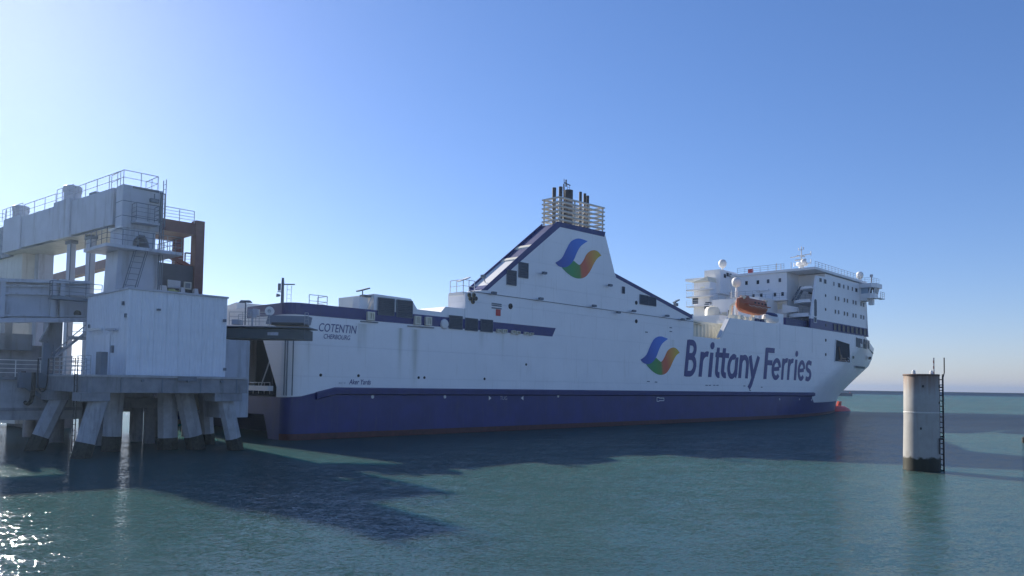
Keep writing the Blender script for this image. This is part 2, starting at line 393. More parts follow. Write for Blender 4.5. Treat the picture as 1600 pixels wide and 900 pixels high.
hull = mbh.build('hull', HULLW, ferry, smooth=30)
mbl = hull_shell(lambda s: max(BT, bottom(s)), blue_top, 5)
m2 = hull_shell(lambda s: max(BT, bottom(s)), blue_top, 5, True); k = len(mbl.v); mbl.v += m2.v; mbl.f += [tuple(i+k for i in f) for f in m2.f]; mbl.mi += m2.mi
lower = mbl.build('lower_hull', BLUE, ferry, smooth=30)
mbr = hull_shell(lambda s: min(bottom(s), BT), lambda s: BT, 2, smin=-1)
m2 = hull_shell(lambda s: min(bottom(s), BT), lambda s: BT, 2, True, smin=-1); k = len(mbr.v); mbr.v += m2.v; mbr.f += [tuple(i+k for i in f) for f in m2.f]; mbr.mi += m2.mi
mbr.build('boot_topping', RED, ferry, smooth=30)
# underside of the counter
mb = MB()
prev = None
for s in SS:
    if s > 7.5: break
    z = tunnel(s)-0.005; a = (s, 2.4, z); b = (s, 2*HB-2.4, z)
    if prev: mb.quad(prev[0], a, b, prev[1])
    prev = (a, b)
mb.build('counter', BELT, ferry)
# rubbing belt along the blue band
mb = MB()
pts = [s for s in SS if 3 < s <= 102.5]
for a, b in zip(pts, pts[1:]):
    za, zb = blue_top(a), blue_top(b)
    mb.hexa([(a, -0.28, za-0.5), (a, -0.28, za-0.04), (a, 0.05, za+0.06), (a, 0.05, za-0.62)], [(b, -0.28, zb-0.5), (b, -0.28, zb-0.04), (b, 0.05, zb+0.06), (b, 0.05, zb-0.62)])
mb.build('rubbing_belt', BELT, ferry)
# bulb
mb = MB(); prof = [(0.1, -9), (1.6, -8), (1.95, -5), (2.0, -2), (1.9, 1), (1.6, 2.6), (1.1, 3.7), (0.5, 4.3), (0.02, 4.5)]
mb.lathe((150.2, HB, -0.75), prof, 16, 's')
mb.build('bulbous_bow', BULBRED, lower, smooth=60)
mb = MB(); mb.side([(147.2, 0.0), (149.8, 0.0), (150.4, 2.2), (148.9, 2.2)], HB-0.22, HB+0.22)
mb.build('stem_bar', BULBRED, lower)
# decks
mb = MB(); mb.box(2.2, 101, 0.15, 26.6, 9.9, 10.1); mb.box(101, 128, .15, 26.6, 14.9, 15.1)
mb.plan([(128, 0.4), (171, 13.0), (171, 13.8), (128, 26.4)], 14.0, 14.2)
mb.build('weather_deck', DECK, ferry)
# ---- transom with the stern door opening
tp = lambda x, y: px(x, y, s=TRAN)
mb = MB()
a, b = tp(410, 528), tp(432, 605)
zt = 10.95
for mir in (0, 1):
    poly = [(RC, 3.4), (b[1], 3.4), (b[1], b[2]), (a[1], a[2]), (a[1], zt), (RC, zt)]
    if mir: poly = [(2*HB-t, z) for t, z in poly]
    mb.front(poly, TRAN, TRAN+0.25)
mb.front([(a[1], 9.0), (2*HB-a[1], 9.0), (2*HB-a[1], 10.95), (a[1], 10.95)], TRAN, TRAN+0.22)
mb.build('transom', HULLW, ferry)
mb = MB()
for m_ in (0, 1):
    pl = [(RC, -1.2), (2.5, -1.2), (3.1, 0.6), (3.7, 1.95), (HB, 1.95), (HB, 3.4), (RC, 3.4)]
    mb.front([(2*HB-t, z) for t, z in pl] if m_ else pl, TRAN, TRAN+0.3)
mb.build('transom_skirt', BLUE, ferry)
mb = MB(); mb.box(12, 12.2, 0.5, 26.3, 3.4, 9.8); mb.box(TRAN+.3, 12, 0.5, 26.3, 3.3, 3.5); mb.box(TRAN+.3, 12, 2.9, 3.1, 3.5, 9.8); mb.box(TRAN+.3, 12, 0.5, 26.3, 9.6, 9.8)
mb.build('vehicle_deck', DARK, ferry)
mb = MB(); p0, p1 = tp(383, 602), tp(427, 611)
mb.box(TRAN-0.5, TRAN-0.02, p1[1], 2*HB-p1[1], p1[2], p0[2])
mb.build('stern_ramp', WHITE, ferry)
mb = MB(); p = tp(384, 594); q = tp(415, 594)
mb.rail([(TRAN+0.4, q[1], 3.6), (TRAN+0.4, p[1]+5, 3.6)], 0.95, 2, 0.9, 0.03)
mb.tube((TRAN+0.35, tp(400, 592)[1], 3.9), (TRAN+0.1, tp(421, 560)[1], tp(421, 560)[2]), 0.06)
mb.build('ramp_railing', SIGNW, ferry)
mb = MB()
for t in (0.22, 0.55, 0.75):
    s = TRAN+RC-math.sqrt(max(0, RC*RC-(RC-t)**2)); mb.tube((s-0.02, t-0.02, 3.55), (s-0.02, t-0.02, 9.9), 0.045, n=6)
mb.build('fender_strip', GREYD, ferry)
# ---- sheer stripe
mb = MB()
stp = [s for s in SS if s <= 33.2]
def stripe_pt(s, z): return (s-0.03 if s < TRAN+RC*0.6 else s, hull_t(s, z)-0.03, z)
for a, b in zip(stp, stp[1:]):
    e = 0.55 if b == 33.2 else 0
    mb.hexa([stripe_pt(a, 10.03), stripe_pt(a, 10.98), (a+0.2, hull_t(a, 10)+0.2, 10.98), (a+0.2, hull_t(a, 10)+0.2, 10.03)],
            [stripe_pt(b-e, 10.03), stripe_pt(b, 10.98), (b, hull_t(b, 10)+0.2, 10.98), (b-e, hull_t(b, 10)+0.2, 10.03)])
mb.box(TRAN-0.03, TRAN+0.2, RC, 7.0, 10.03, 10.98)
mb.build('sheer_stripe', BLUE, ferry)
# ---- aft deckhouses flush with the side
sp_ = lambda x, y: px(x, y, t=0.0)
def spoly(pts, t=0.0):
    return [(q[0], q[2]) for q in (px(x, y, t=t) for x, y in pts)]
T0 = 0.06
p = spoly([(585, 488), (585, 459), (643, 467), (652, 482), (652, 496)])
p[0] = (p[0][0], 10.95); p[-1] = (p[-1][0], 10.95)
dh = MB().side(p, T0, 5.5).build('aft_deckhouse', WHITE, ferry)
p = spoly([(652, 496), (652, 483), (690, 487.5), (697, 479), (728, 482.5), (790, 490), (790, 505)])
p[0] = (p[0][0], 10.95); p[-1] = (p[-1][0], 10.95)
lw = MB().side(p, T0+0.02, 4.0).build('side_house', WHITE, ferry)
# white ladder/stanchions at the deckhouse corner and light on its edge
c = sp_(576, 462); b0 = sp_(572, 484)
mb = MB(); mb.box(b0[0]-.35, b0[0]+.55, .5, 1.5, 10.2, c[2]-.1); mb.build('stair_casing', WHITE, dh)
mb = MB(); mb.tube((b0[0]+.6, .2, 11), (c[0]+.9, .2, c[2]), 0.05); mb.tube((b0[0]+.2, .2, 11), (c[0]+.5, .2, c[2]), 0.05)
mb.build('stair_rail', SIGNW, dh)
mb = MB(); q = sp_(573, 455); mb.box(c[0]-.3, c[0]+.7, .3, .9, c[2]-.05, c[2]+.1); mb.tube((q[0], .6, c[2]), (q[0], .6, q[2]+.1), .05)
mb.bar((q[0]-.5, .6, q[2]), (q[0]+.6, .6, q[2]+.35), .5, .12); mb.build('floodlight', GREYD, dh)
def louvre(x0, y0, x1, y1, parent, t=0.0, name='louvre', slats=8):
    a, b = px(x0, y0, t=t), px(x1, y1, t=t); c1 = px((x0+x1)/2, (y0+y1)/2, t=t)
    h = abs(px((x0+x1)/2, y0, t=t)[2]-px((x0+x1)/2, y1, t=t)[2])
    s0, s1, z0, z1 = a[0], b[0], c1[2]-h/2, c1[2]+h/2
    mb = MB(); mb.box(s0, s1, t-0.07, t-0.01, z0, z1); mb.cur = 0
    for k in range(slats):
        z = z0+(z1-z0)*(k+0.5)/slats; mb.hexa([(s0+.06, t-0.13, z-0.05), (s0+.06, t-0.07, z+0.04), (s0+.06, t-0.07, z-0.05)], [(s1-.06, t-0.13, z-0.05), (s1-.06, t-0.07, z+0.04), (s1-.06, t-0.07, z-0.05)])
    mb.cur = 1
    fw = .05
    for q in ((s0-fw, s1+fw, z1, z1+fw), (s0-fw, s1+fw, z0-fw, z0), (s0-fw, s0, z0, z1), (s1, s1+fw, z0, z1)): mb.box(q[0], q[1], t-0.12, t-0.01, q[2], q[3])
    return mb.build(name, [LOUVRE, GREYD], parent)
for q in ((591, 466.5, 614.5, 492), (620, 470, 643, 495.5)): louvre(*q, dh)
for q in ((702, 494, 721, 513.5), (727, 498, 745, 516), (751, 500, 768.5, 518)): louvre(*q, lw)
# fairleads in the stripe
def fairlead(x, y, wpx, hpx, light=True):
    c = px(x, y, t=-0.05); wd = wpx/ (1200/ (62+0.72*c[0])*0.8); h = hpx/(1200/(62+0.72*c[0]))
    mb = MB(); a0, a1, z0, z1 = c[0]-wd/2, c[0]+wd/2, c[2]-h/2, c[2]+h/2; e = min(wd, h)*.16
    mb.cur = 1; mb.box(a0+e, a1-e, -.12, -.04, z0+e, z1-e); mb.cur = 0
    for q in ((a0, a1, z1-e, z1), (a0, a1, z0, z0+e), (a0, a0+e, z0+e, z1-e), (a1-e, a1, z0+e, z1-e)): mb.box(q[0], q[1], -.3, 0, q[2], q[3])
    for k_ in (.34, .66): mb.tube((a0+wd*k_, -.2, z0+e), (a0+wd*k_, -.2, z1-e), e*.7, n=8)
    mb.build('fairlead', [CREAM if light else GREYD, DARK], ferry)
for q in ((578, 494, 10, 13), (651, 500.5, 9, 13), (668, 502, 9, 13), (778, 517, 6, 5), (787, 517.5, 7, 6), (801, 519, 6, 5), (808, 520, 6, 5), (821, 521, 6, 4), (829, 522, 6, 4)):
    fairlead(*q)
c = px(693.5, 506.5, t=0); MB().lathe((c[0], -0.22, c[2]), [(.05, -.06), (.42, 0), (.48, .1), (.48, .2)], 14, 't').build('round_lamp', SIGNW, ferry, smooth=True)
for x, y in ((578, 503.3), (650, 510.5), (667, 511.5)):
    c = px(x, y, t=0); MB().box(c[0]-1.0, c[0]+.8, -.12, 0, c[2]-.04, c[2]+.04).build('fairlead_sill', GREYD, ferry)
# stern mast, roof railing
c = px(441, 471, t=4); z1 = px(441, 434, t=4)[2]
mb = MB(); mb.tube((c[0], 4, 10), (c[0], 4, z1-.5), .16, .12, 8); mb.tube((c[0], 4, z1-.5), (c[0], 4, z1), .13, .1, 8)
mb.bar((c[0], 4, z1-.55), (c[0]+.9, 3.6, z1-.5), .25, .08)
mb.tube((c[0]-.25, 4.1, z1-1.1), (c[0]-.25, 4.1, z1-.5), .13, .13, 8); mb.bar((c[0]-.4, 4.1, z1-1.2), (c[0], 4, z1-1.2), .08, .08)
mb.tube((c[0]-.45, 4.2, z1-1.5), (c[0]-.15, 4.1, z1-1.5), .16, .08, 8)
ms = mb.build('stern_mast', GREYD, ferry)
MB().ladder((c[0]+.5, 3.8, 10.9), (c[0]+.5, 3.8, z1-.6), .4, (1, 0, 0), .35, .025).build('mast_ladder', SIGNW, ms)
c0, c1 = px(483, 474, t=2.5), px(511, 478, t=2.5)
MB().rail([(c0[0], 2.5, 10.5), (c1[0], 2.5, 10.5), (c1[0], 4, 10.5)], c0[2]-10.5+.75, 3, 1.1, .035).build('hatch_railing', SIGNW, ferry)
mb = MB(); c = px(512, 476, t=2.5); mb.lathe((c[0], 3.5, 10), [(1.1, 0), (1.1, .9), (.8, 1.25), (.3, 1.4)], 14); mb.build('vent_hood', GREYD, ferry, smooth=True)
# white cabin on the port side of the stern, lamps
c = px(379, 488, s=3); mb = MB(); mb.front([(c[1]-.4, 10), (c[1]+3.2, 10), (c[1]+1.6, 11.6), (c[1]-.4, 11.8)], 2.2, 6)
mb.build('mooring_winch_house', WHITE, ferry)

# ---- funnel casing on the starboard side
cas = spoly([(727, 500), (727, 476), (727, 457), (757, 453), (873.5, 349), (945, 364), (960.5, 427), (1081, 493), (1081, 529)])
cas[0] = (cas[0][0], 10.95); cas[-1] = (62.2, 11.75); cas[-2] = (62.2, cas[-2][1]); cas.append((61.8, 10.95))
CW = 2.5
casing = MB().side(cas, 0.0, CW).build('funnel_casing', HULLW, ferry)
# wall under the casing that runs to the gap
# blue bands on the casing edge (proud of the side)
def band(pts, name='blue_band', t0=-0.025, t1=0.02, m=BLUE): return MB().side(spoly(pts), t0, t1).build(name, m, casing)
band([(752, 453.5), (870, 346), (946, 362.5), (944, 370), (875, 354.5), (761.5, 453.5)])
band([(960.8, 427), (1081.5, 492.5), (1081.5, 498.5), (963, 434)])
# sloping aft face: dark blue louvred deck between raised edges
a, b = spoly([(757, 453)])[0], spoly([(873.5, 349)])[0]
def on(k, dz=0.0): return (a[0]+(b[0]-a[0])*k, a[1]+(b[1]-a[1])*k+dz)
def slope_panel(k0, k1, m, name, dz=0.03, t0=.05, t1=CW-.05):
    p, q = on(k0, dz), on(k1, dz)
    mb = MB(); mb.hexa([(p[0], t0, p[1]), (q[0], t0, q[1]), (q[0], t1, q[1]), (p[0], t1, p[1])], [(p[0], t0, p[1]+.05), (q[0], t0, q[1]+.05), (q[0], t1, q[1]+.05), (p[0], t1, p[1]+.05)])
    return mb.build(name, m, casing)
slope_panel(0.01, 0.06, BLUE, 'slope_panel'); slope_panel(0.06, .41, SIGNW, 'slope_panel'); slope_panel(.44, .60, BELT, 'slope_panel'); slope_panel(.64, .99, BELT, 'slope_panel')
for k in (.41, .6):
    p, q = on(k), on(k+.035); MB().side([(p[0], p[1]), (q[0], q[1]), (q[0]+.06, q[1]+.24), (p[0]+.06, p[1]+.24)], .05, CW-.05).build('slope_step', CREAM, casing)
p, q = on(0.02), on(1.0)
MB().hexa([(p[0], CW-.1, p[1]), (p[0]-.05, CW-.1, p[1]+.3), (p[0]-.05, CW, p[1]+.3), (p[0], CW, p[1])], [(q[0], CW-.1, q[1]), (q[0]-.05, CW-.1, q[1]+.3), (q[0]-.05, CW, q[1]+.3), (q[0], CW, q[1])]).build('slope_coaming', BLUE, casing)
# louvres and small fittings on the casing side
for q in ((792, 423, 805.5, 445), (810.5, 411, 824, 433.5), (999.5, 461.5, 1011.5, 475.5), (1013.5, 464.5, 1024, 477.5), (972, 448.5, 975, 458)): louvre(*q, casing, t=-.0, slats=6)
dl = MB()
q0, q1 = px(768, 456.7, t=0), px(1075, 497.5, t=0)
dl.box(q0[0]-3, 62, -.06, 0, 13.72, 13.78)
dl.build('deck_edge_line', GREYD, casing)
for x, y in ((847.5, 427), (842, 467), (950, 446), (925, 478), (963, 488), (987, 486), (1039, 493.5), (769, 458), (1072, 498), (1063, 499)):
    c = px(x, y, t=0); mb = MB(); mb.bar((c[0], 0.0, c[2]), (c[0]-.25, -.5, c[2]-.05), .1, .1); mb.cbox((c[0]-.28, -.55, c[2]-.05), (.55, .3, .25))
    mb.build('side_lamp', GREYD, casing)
for x, y, r in ((797.5, 478.5, .3), (994, 473, .25), (994, 502, .25)):
    c = px(x, y, t=0); MB().lathe((c[0], -.05, c[2]), [(r*.7, -.01), (r, 0), (r, .05)], 12, 't').build('porthole', GLASS, casing)
mb = MB()
for x, y in ((733, 461), (740, 461), (734.5, 466.5), (739, 466.5), (743, 466.5), (738.5, 471.5)):
    c = px(x, y, t=0); mb.cur = 0; mb.lathe((c[0], -.1, c[2]), [(.15, -.03), (.22, 0), (.22, .1)], 10, 't'); mb.cur = 1; mb.lathe((c[0], -.12, c[2]), [(.16, -.03), (.17, 0.0)], 8, 't')
mb.build('signal_lamps', [YELLOW, DARK], casing)
mb = MB()
for y in (475.2, 478, 482): c = px(778, y, t=0); mb.box(c[0]-.9, c[0]+.5, -.04, 0, c[2]-.06, c[2]+.06)
mb.cur = 1; c = px(778.5, 489, t=0); mb.box(c[0]-.35, c[0]+.3, -.05, 0, c[2]-.3, c[2]+.35)
mb.build('notice', [GREYD, REDP], casing)
mb = MB(); c = px(722, 459, t=1); mb.box(c[0]-.6, c[0]+1.2, .2, 2.3, c[2]-.2, c[2]+.1)
mb.rail([(c[0]-.5, .3, c[2]+.1), (c[0]-.5, 2.2, c[2]+.1)], 1.2, 2, .9, .04); mb.rail([(c[0]-.5, .3, c[2]+.1), (c[0]+1.0, .3, c[2]+.1)], 1.2, 2, .9, .04)
mb.bar((c[0]-.9, .5, c[2]+1.1), (c[0]+.4, .5, c[2]+1.6), .5, .1)
mb.build('lamp_platform', SIGNW, casing)
c = px(753, 432, t=1.2); mb = MB(); mb.cbox((c[0], 1.0, c[2]), (.4, .4, .3)); mb.tube((c[0], 1, c[2]), (c[0]+.3, 1, c[2]-.6), .05); mb.build('side_lamp', GREYD, casing)
# funnel top: fence of slats round the pipes
ztop = b[1]
f0, f1 = b[0]+0.1, px(944, 364, t=0)[0]-.1
fz0, fz1 = px(875, 344, t=0)[2], px(876, 308, t=0)[2]
slope = (px(944, 364, t=0)[2]-ztop)/(f1-f0)
fence = None
mb = MB()
for k in range(4):
    for t in (.1, CW-.1):
        s = f0+.1+(f1-f0-.2)*k/3; MB().bar((s, t, ztop-.6), (s, t, fz1+slope*(s-f0)), .14, .14).build('slat_post', SLAT, casing)
for k in range(6):
    z = fz0+.1+(fz1-fz0-.1)*k/5
    mb = MB()
    za, zb = z, z+slope*(f1-f0)
    for t in (.08, CW-.08): mb.bar((f0, t, za), (f1, t, zb), .3, .15)
    for s, zz in ((f0, za), (f1, zb)): mb.bar((s, -.06, zz+.005), (s, CW+.06, zz+.005), .3, .14)
    mb.build('slat', SLAT, casing)
for x, yt, wpx in ((866, 293.5, 6.2), (876, 292, 6.2), (888.5, 297.5, 13.5), (907, 300, 4.6), (913.8, 302.5, 4.6), (918.2, 306, 4.8)):
    c = px(x, yt, t=1.25); r = wpx/2*(62+.72*c[0])/1200
    mb = MB(); mb.tube((c[0], 1.25, ztop-1.5), (c[0], 1.25, c[2]-1.2), r, n=14); mb.cur = 1; mb.tube((c[0], 1.25, c[2]-1.2), (c[0], 1.25, c[2]), r*1.01, n=14)
    mb.build('exhaust_pipe', [PIPE, SOOT], casing, smooth=40)
c = px(883, 298, t=1.25); z1 = px(880, 282, t=1.25)[2]
mb = MB(); mb.tube((c[0], 1.25, c[2]-4), (c[0]-.25, 1.25, z1-.4), .12, .09); mb.tube((c[0]-.2, 1.25, c[2]), (c[0]-.2, 1.25, z1+.2), .04)
mb.bar((c[0]-.2, 1.25, c[2]+.9), (c[0]+.9, 1.25, c[2]+.8), .1, .08); mb.tube((c[0]+.15, 1.25, c[2]+.5), (c[0]+.15, 1.25, c[2]+1.3), .09)
mb.ladder((c[0]+.75, 1.25, c[2]-1), (c[0]+.55, 1.25, c[2]+.8), .4, (1, 0, 0), .3, .025)
mb.build('funnel_mast', SOOT, casing)
c = px(1056, 476, t=.6); mb = MB(); mb.tube((c[0], .6, c[2]-.6), (c[0], .6, c[2]+.6), .06); mb.bar((c[0]-.7, .5, c[2]+.2), (c[0]+.6, .5, c[2]+.7), .3, .15); mb.box(c[0]-.3, c[0]+.3, .4, .8, c[2]-.2, c[2]+.2)
mb.build('side_lamp', GREYD, casing)

# ---- gap with the ribbed white bulkhead and the coaming above it
c0, c1 = px(1083, 527, t=3), px(1132, 509, t=3)
mb = MB(); n = 12; s0, s1 = 63.2, 75.5
for i in range(n):
    a_ = s0+(s1-s0)*i/n; w_ = (s1-s0)/n
    mb.plan([(a_, 3.2), (a_+w_*.25, 3.0), (a_+w_*.5, 3.0), (a_+w_*.75, 3.2), (a_+w_, 3.2), (a_+w_, 3.5), (a_, 3.5)], 10.1, 14.1)
mb.build('ribbed_bulkhead', CREAM, ferry)
mb = MB(); mb.box(62.6, 78, 3.3, 8, 14.15, 14.5); mb.bar((62.6, 2.6, 14.5), (69, 2.9, 14.2), .5, .25); mb.bar((62.6, 2.4, 14.1), (70, 3, 13.95), .2, .15)
mb.build('bulkhead_coaming', CREAM, ferry)
mb = MB(); mb.box(62.25, 62.5, .2, .5, 11, 14.8); mb.box(62.9, 63.1, 2.5, 2.9, 11, 14.4); mb.ladder((62.7, .8, 11), (62.7, .8, 14.2), .4, (1, 0, 0), .4, .04)
mb.build('bulkhead_frame', GREYD, ferry)
# bulwark thickness with the bright chamfered end
p = spoly([(1126, 527.5), (1140, 497)])
mb = MB(); mb.hexa([(p[0][0], -.02, p[0][1]), (p[1][0], -.02, p[1][1]), (p[1][0]+.3, -.02, p[1][1]+.02), (p[0][0]+.3, -.02, p[0][1])], [(p[0][0], .7, p[0][1]), (p[1][0], .7, p[1][1]), (p[1][0]+.3, .7, p[1][1]+.02), (p[0][0]+.3, .7, p[0][1])])
mb.build('bulwark_end', SIGNW, ferry)
MB().side([(72.3, 14.7), (103, 15.2), (103, 15.48), (72.3, 15.03)], .02, .6).build('bulwark_rail', HULLW, ferry)

# ---- accommodation block
SB = 103.4
ap = lambda x, y, s=SB: px(x, y, s=s)
recess_t = ap(1229.5, 440)[1]           # where the balcony recess begins
port_t = ap(1108, 440)[1]
roof = lambda s: 24.9+(s-103)*0.028
ztw = ap(1229.5, 425)[2]
FRONT = px(1352, 460, t=0)[0]
p_low = px(1267, 497, t=0)
mb = MB()
# starboard side plate (flush with the hull), slanted aft edge
mb.side([(p_low[0], 17.1), (104.0, roof(103)), (FRONT, roof(FRONT)+.2), (FRONT+1.2, 17.1)], 0.0, .35)
block = mb.build('accommodation_block', WHITE, ferry)
mb = MB(); mb.box(SB, FRONT-1, recess_t, port_t, 10.2, ztw); mb.box(108.5, FRONT-.2, .35, recess_t, 15.2, ztw-.1)
mb.build('block_core', WHITE, block)
mb = MB(); mb.plan([(SB-.3, recess_t-.4), (103.2, -.1), (FRONT+.6, -.15), (FRONT+.6, 26), (SB-.2, 26)], ztw+.02, ztw+.45)
mb.build('roof', WHITE, block)
mb = MB(); mb.hexa([(FRONT+.01, 0.0, 15.45), (FRONT+.01, 26.8, 15.45), (FRONT+.01, 26.8, ztw), (FRONT+.01, 0, ztw)], [(FRONT+1.6, 0.0, 15.45), (FRONT+1.6, 26.8, 15.45), (FRONT+.3, 26.8, ztw), (FRONT+.3, 0, ztw)])
mb.build('front_wall', WHITE, block)
MB().side([(p_low[0]-.3, 15.46), (p_low[0]-.1, 17.1), (FRONT+1.2, 17.1), (FRONT+1.6, 15.46)], -.03, .3).build('blue_band', BLUE, block)
def side_window(x, y, wpx, hpx, parent, name='window', t=None, m=GLASS, frame=.06, fm=WHITE):
    if t is None:
        t = 0.0
        for _ in range(4):
            c = px(x, y, t=t); t = hull_t(c[0], c[2]) if c[2] < 15.4 else 0.0
    a_, b_ = px(x-wpx/2, y, t=t), px(x+wpx/2, y, t=t); c = px(x, y, t=t)
    h = px(x, y-hpx/2, t=t)[2]-px(x, y+hpx/2, t=t)[2]
    mb = MB(); s0, s1, z0, z1 = a_[0], b_[0], c[2]-h/2, c[2]+h/2
    mb.cur = 0; mb.box(s0, s1, t-.02, t+.05, z0, z1); mb.cur = 1
    for q in ((s0-frame, s1+frame, z1, z1+frame), (s0-frame, s1+frame, z0-frame, z0), (s0-frame, s0, z0, z1), (s1, s1+frame, z0, z1)): mb.box(q[0], q[1], t-.07, t+.05, q[2], q[3])
    return mb.build(name, [m, fm], parent)
Z3 = lambda x, y: (1260+x/9, 400+y/9)
for x, y, a_, h in ((195, 338, 32, 52), (260, 358, 36, 60), (383, 392, 16, 54), (458, 412, 34, 58), (522, 430, 18, 54), (582, 446, 18, 54), (644, 463, 16, 54), (698, 480, 34, 52), (757, 484, 18, 44)):
    side_window(*Z3(x, y), a_/9, h/9, block)
for x, y in ((405, 592), (450, 602), (532, 620), (574, 630), (655, 648), (692, 658), (764, 675), (802, 686), (405, 782), (450, 790), (532, 808), (574, 818), (655, 835), (692, 842), (764, 855), (802, 865)):
    side_window(*Z3(x, y), 2, 6, block)
Z5 = lambda x, y: (1050+x/3.914, 370+y/3.914)
for i, x in enumerate((997, 1023, 1050, 1077, 1103, 1130, 1155, 1180)):
    side_window(*Z5(x, 552+(x-997)*.17), 4.9, 9.4, block, t=-.05, fm=BELT)
for x, y in ((270, 556), (270, 752)):
    c = px(*Z3(x, y), t=0); MB().lathe((c[0], -.05, c[2]), [(.2, 0), (.28, .02), (.28, .08)], 10, 't').build('porthole', GLASS, block)
for x, y in ((940, 540), (940, 632), (940, 720)):
    c = px(*Z5(x, y), t=0); MB().lathe((c[0], -.07, c[2]), [(.2, 0), (.28, .02), (.28, .1)], 10, 't').build('porthole', GLASS, hull)
c = px(*Z3(127, 740), t=0); mb = MB(); h = 1.75
mb.side([(c[0]+.55*math.cos(i*math.pi/8)-.0, c[2]+(1.1 if i <= 8 else -1.1)+(.6*math.sin(i*math.pi/8) if i <= 8 else .3*math.sin(i*math.pi/8))) for i in range(17)], -.03, .05)
mb.build('arched_opening', LOUVRE, block)
side_window(*Z5(875, 508), 4, 8, block, 'side_door', t=-.05, m=LOUVRE)
# forecastle openings in the hull
def hull_patch(pts, name, m, parent, off=-0.05, n=6):
    """patch that follows the hull plating; pts: 4 pixels in order TL TR BR BL"""
    mb = MB(); base = 0
    for i in range(n+1):
        for j in range(n+1):
            u, v = i/n, j/n
            x = (pts[0][0]*(1-u)+pts[1][0]*u)*(1-v)+(pts[3][0]*(1-u)+pts[2][0]*u)*v
            y = (pts[0][1]*(1-u)+pts[1][1]*u)*(1-v)+(pts[3][1]*(1-u)+pts[2][1]*u)*v
            t = 0.0
            for _ in range(12):
                c = px(x, y, t=t); t = .5*t+.5*hull_t(c[0], c[2])
            mb.v.append((c[0], c[1]+off, c[2]))
    for i in range(n):
        for j in range(n):
            k = i*(n+1)+j; mb.f.append((k, k+n+1, k+n+2, k+1)); mb.mi.append(0)
    return mb.build(name, m, parent)
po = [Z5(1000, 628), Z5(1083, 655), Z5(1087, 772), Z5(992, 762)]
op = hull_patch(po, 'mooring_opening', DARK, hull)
mb = MB()
for fr in ((po[0], po[1]), (po[1], po[2]), (po[2], po[3]), (po[3], po[0])):
    a_, b_ = px(*fr[0], t=0), px(*fr[1], t=0); mb.bar((a_[0], -.08, a_[2]), (b_[0], -.08, b_[2]), .1, .12)
mb.build('opening_frame', WHITE, op)
c = px(*Z5(1040, 725), t=0)
mb = MB(); mb.box(c[0]-2, c[0]+2.6, -.12, -.06, c[2]-1.1, c[2]-.9); mb.tube((c[0]-1.9, -.1, c[2]+1.5), (c[0]-1.1, -.1, c[2]-.5), .14); mb.lathe((c[0]-.8, -.1, c[2]-.4), [(.5, -.05), (.5, .0)], 12, 't'); mb.box(c[0]-.2, c[0]+1.8, -.1, -.06, c[2]-.7, c[2]-.45)
mb.build('winch', mat('winch_brown', (.25, .17, .12), .6, var=.3), op)
for x, y, a_, h in ((1130, 645, 12, 56), (1150, 650, 24, 56), (1179, 656, 18, 56), (1201, 660, 12, 52)):
    x0, y0 = Z5(x, y); w_, h_ = a_/3.914/2, h/3.914/2
    hull_patch([(x0-w_, y0-h_-.6), (x0+w_, y0-h_+.6), (x0+w_, y0+h_+.6), (x0-w_, y0+h_-.6)], 'forecastle_opening', LOUVRE, hull, n=2)
x0, y0 = Z5(1108, 737); hull_patch([(x0-1.2, y0-2), (x0+1.2, y0-2), (x0+1.2, y0+2), (x0-1.2, y0+2)], 'hawse_hole', GLASS, hull, n=2)
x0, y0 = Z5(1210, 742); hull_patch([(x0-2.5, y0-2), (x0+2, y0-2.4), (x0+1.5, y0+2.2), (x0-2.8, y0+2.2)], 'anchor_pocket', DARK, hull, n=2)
hull_patch([Z5(1118, 790), Z5(1180, 796), Z5(1172, 808), Z5(1118, 801)], 'anchor_shelf', LOUVRE, hull, n=3, off=-.15)

# balconies in the recess at the starboard quarter of the block
def balcony(xl, xr, yt, yb, s_edge, parent, railed=True):
    """curved solid parapet between pixels; s_edge: how far aft it reaches"""
    z1, z0 = ap(xr, yt, s_edge)[2], ap(xr, yb, s_edge)[2]
    tl, tr = ap(xl, yt, s_edge)[1], 0.36
    mb = MB(); pl = []
    n = 8
    for i in range(n+1):
        k = i/n; t = tl+(tr-tl)*k
        pl.append((s_edge+1.3*(1-math.sin(math.pi*min(1, k*1.6)/2))*1.0, t))
    mb.plan(pl+[(108.4, tr), (108.4, tl)], z0, z0+.25)
    mb.hexa([(s, t, z0+.25) for s, t in pl]+[(s+.12, t, z0+.25) for s, t in reversed(pl)], [(s, t, z1) for s, t in pl]+[(s+.12, t, z1) for s, t in reversed(pl)])
    o = mb.build('balcony', WHITE, parent)
    if railed: MB().rail([(s+.06, t, z1) for s, t in pl[::2]], .9, 3, 1.2, .03).build('balcony_railing', STEELGREY, parent)
    return o
balcony(1246, 1272, 446, 450, 102.6, block, False)
balcony(1236, 1270, 466.5, 471.5, 101.8, block)
balcony(1228, 1268, 488, 494, 101.2, block)
mb = MB()
for x0, y0, w_, h_ in ((1243, 437, 4, 5.5), (1266, 457.5, 5, 4)):
    c = px(x0, y0, s=108.45); a_ = w_*.065; mb.box(108.38, 108.48, c[1]-a_, c[1]+a_, c[2]-h_*.055, c[2]+h_*.055)
mb.build('balcony_window', GLASS, block)
mb = MB(); c0, c1 = px(1238, 470, s=105), px(1247, 447, s=105); mb.bar((105, c0[1], c0[2]), (106, c1[1], c1[2]), .6, .15); mb.bar((105, c0[1]-.8, c0[2]), (106, c1[1]-.8, c1[2]), .1, .4)
mb.build('balcony_stair', GREYD, block)
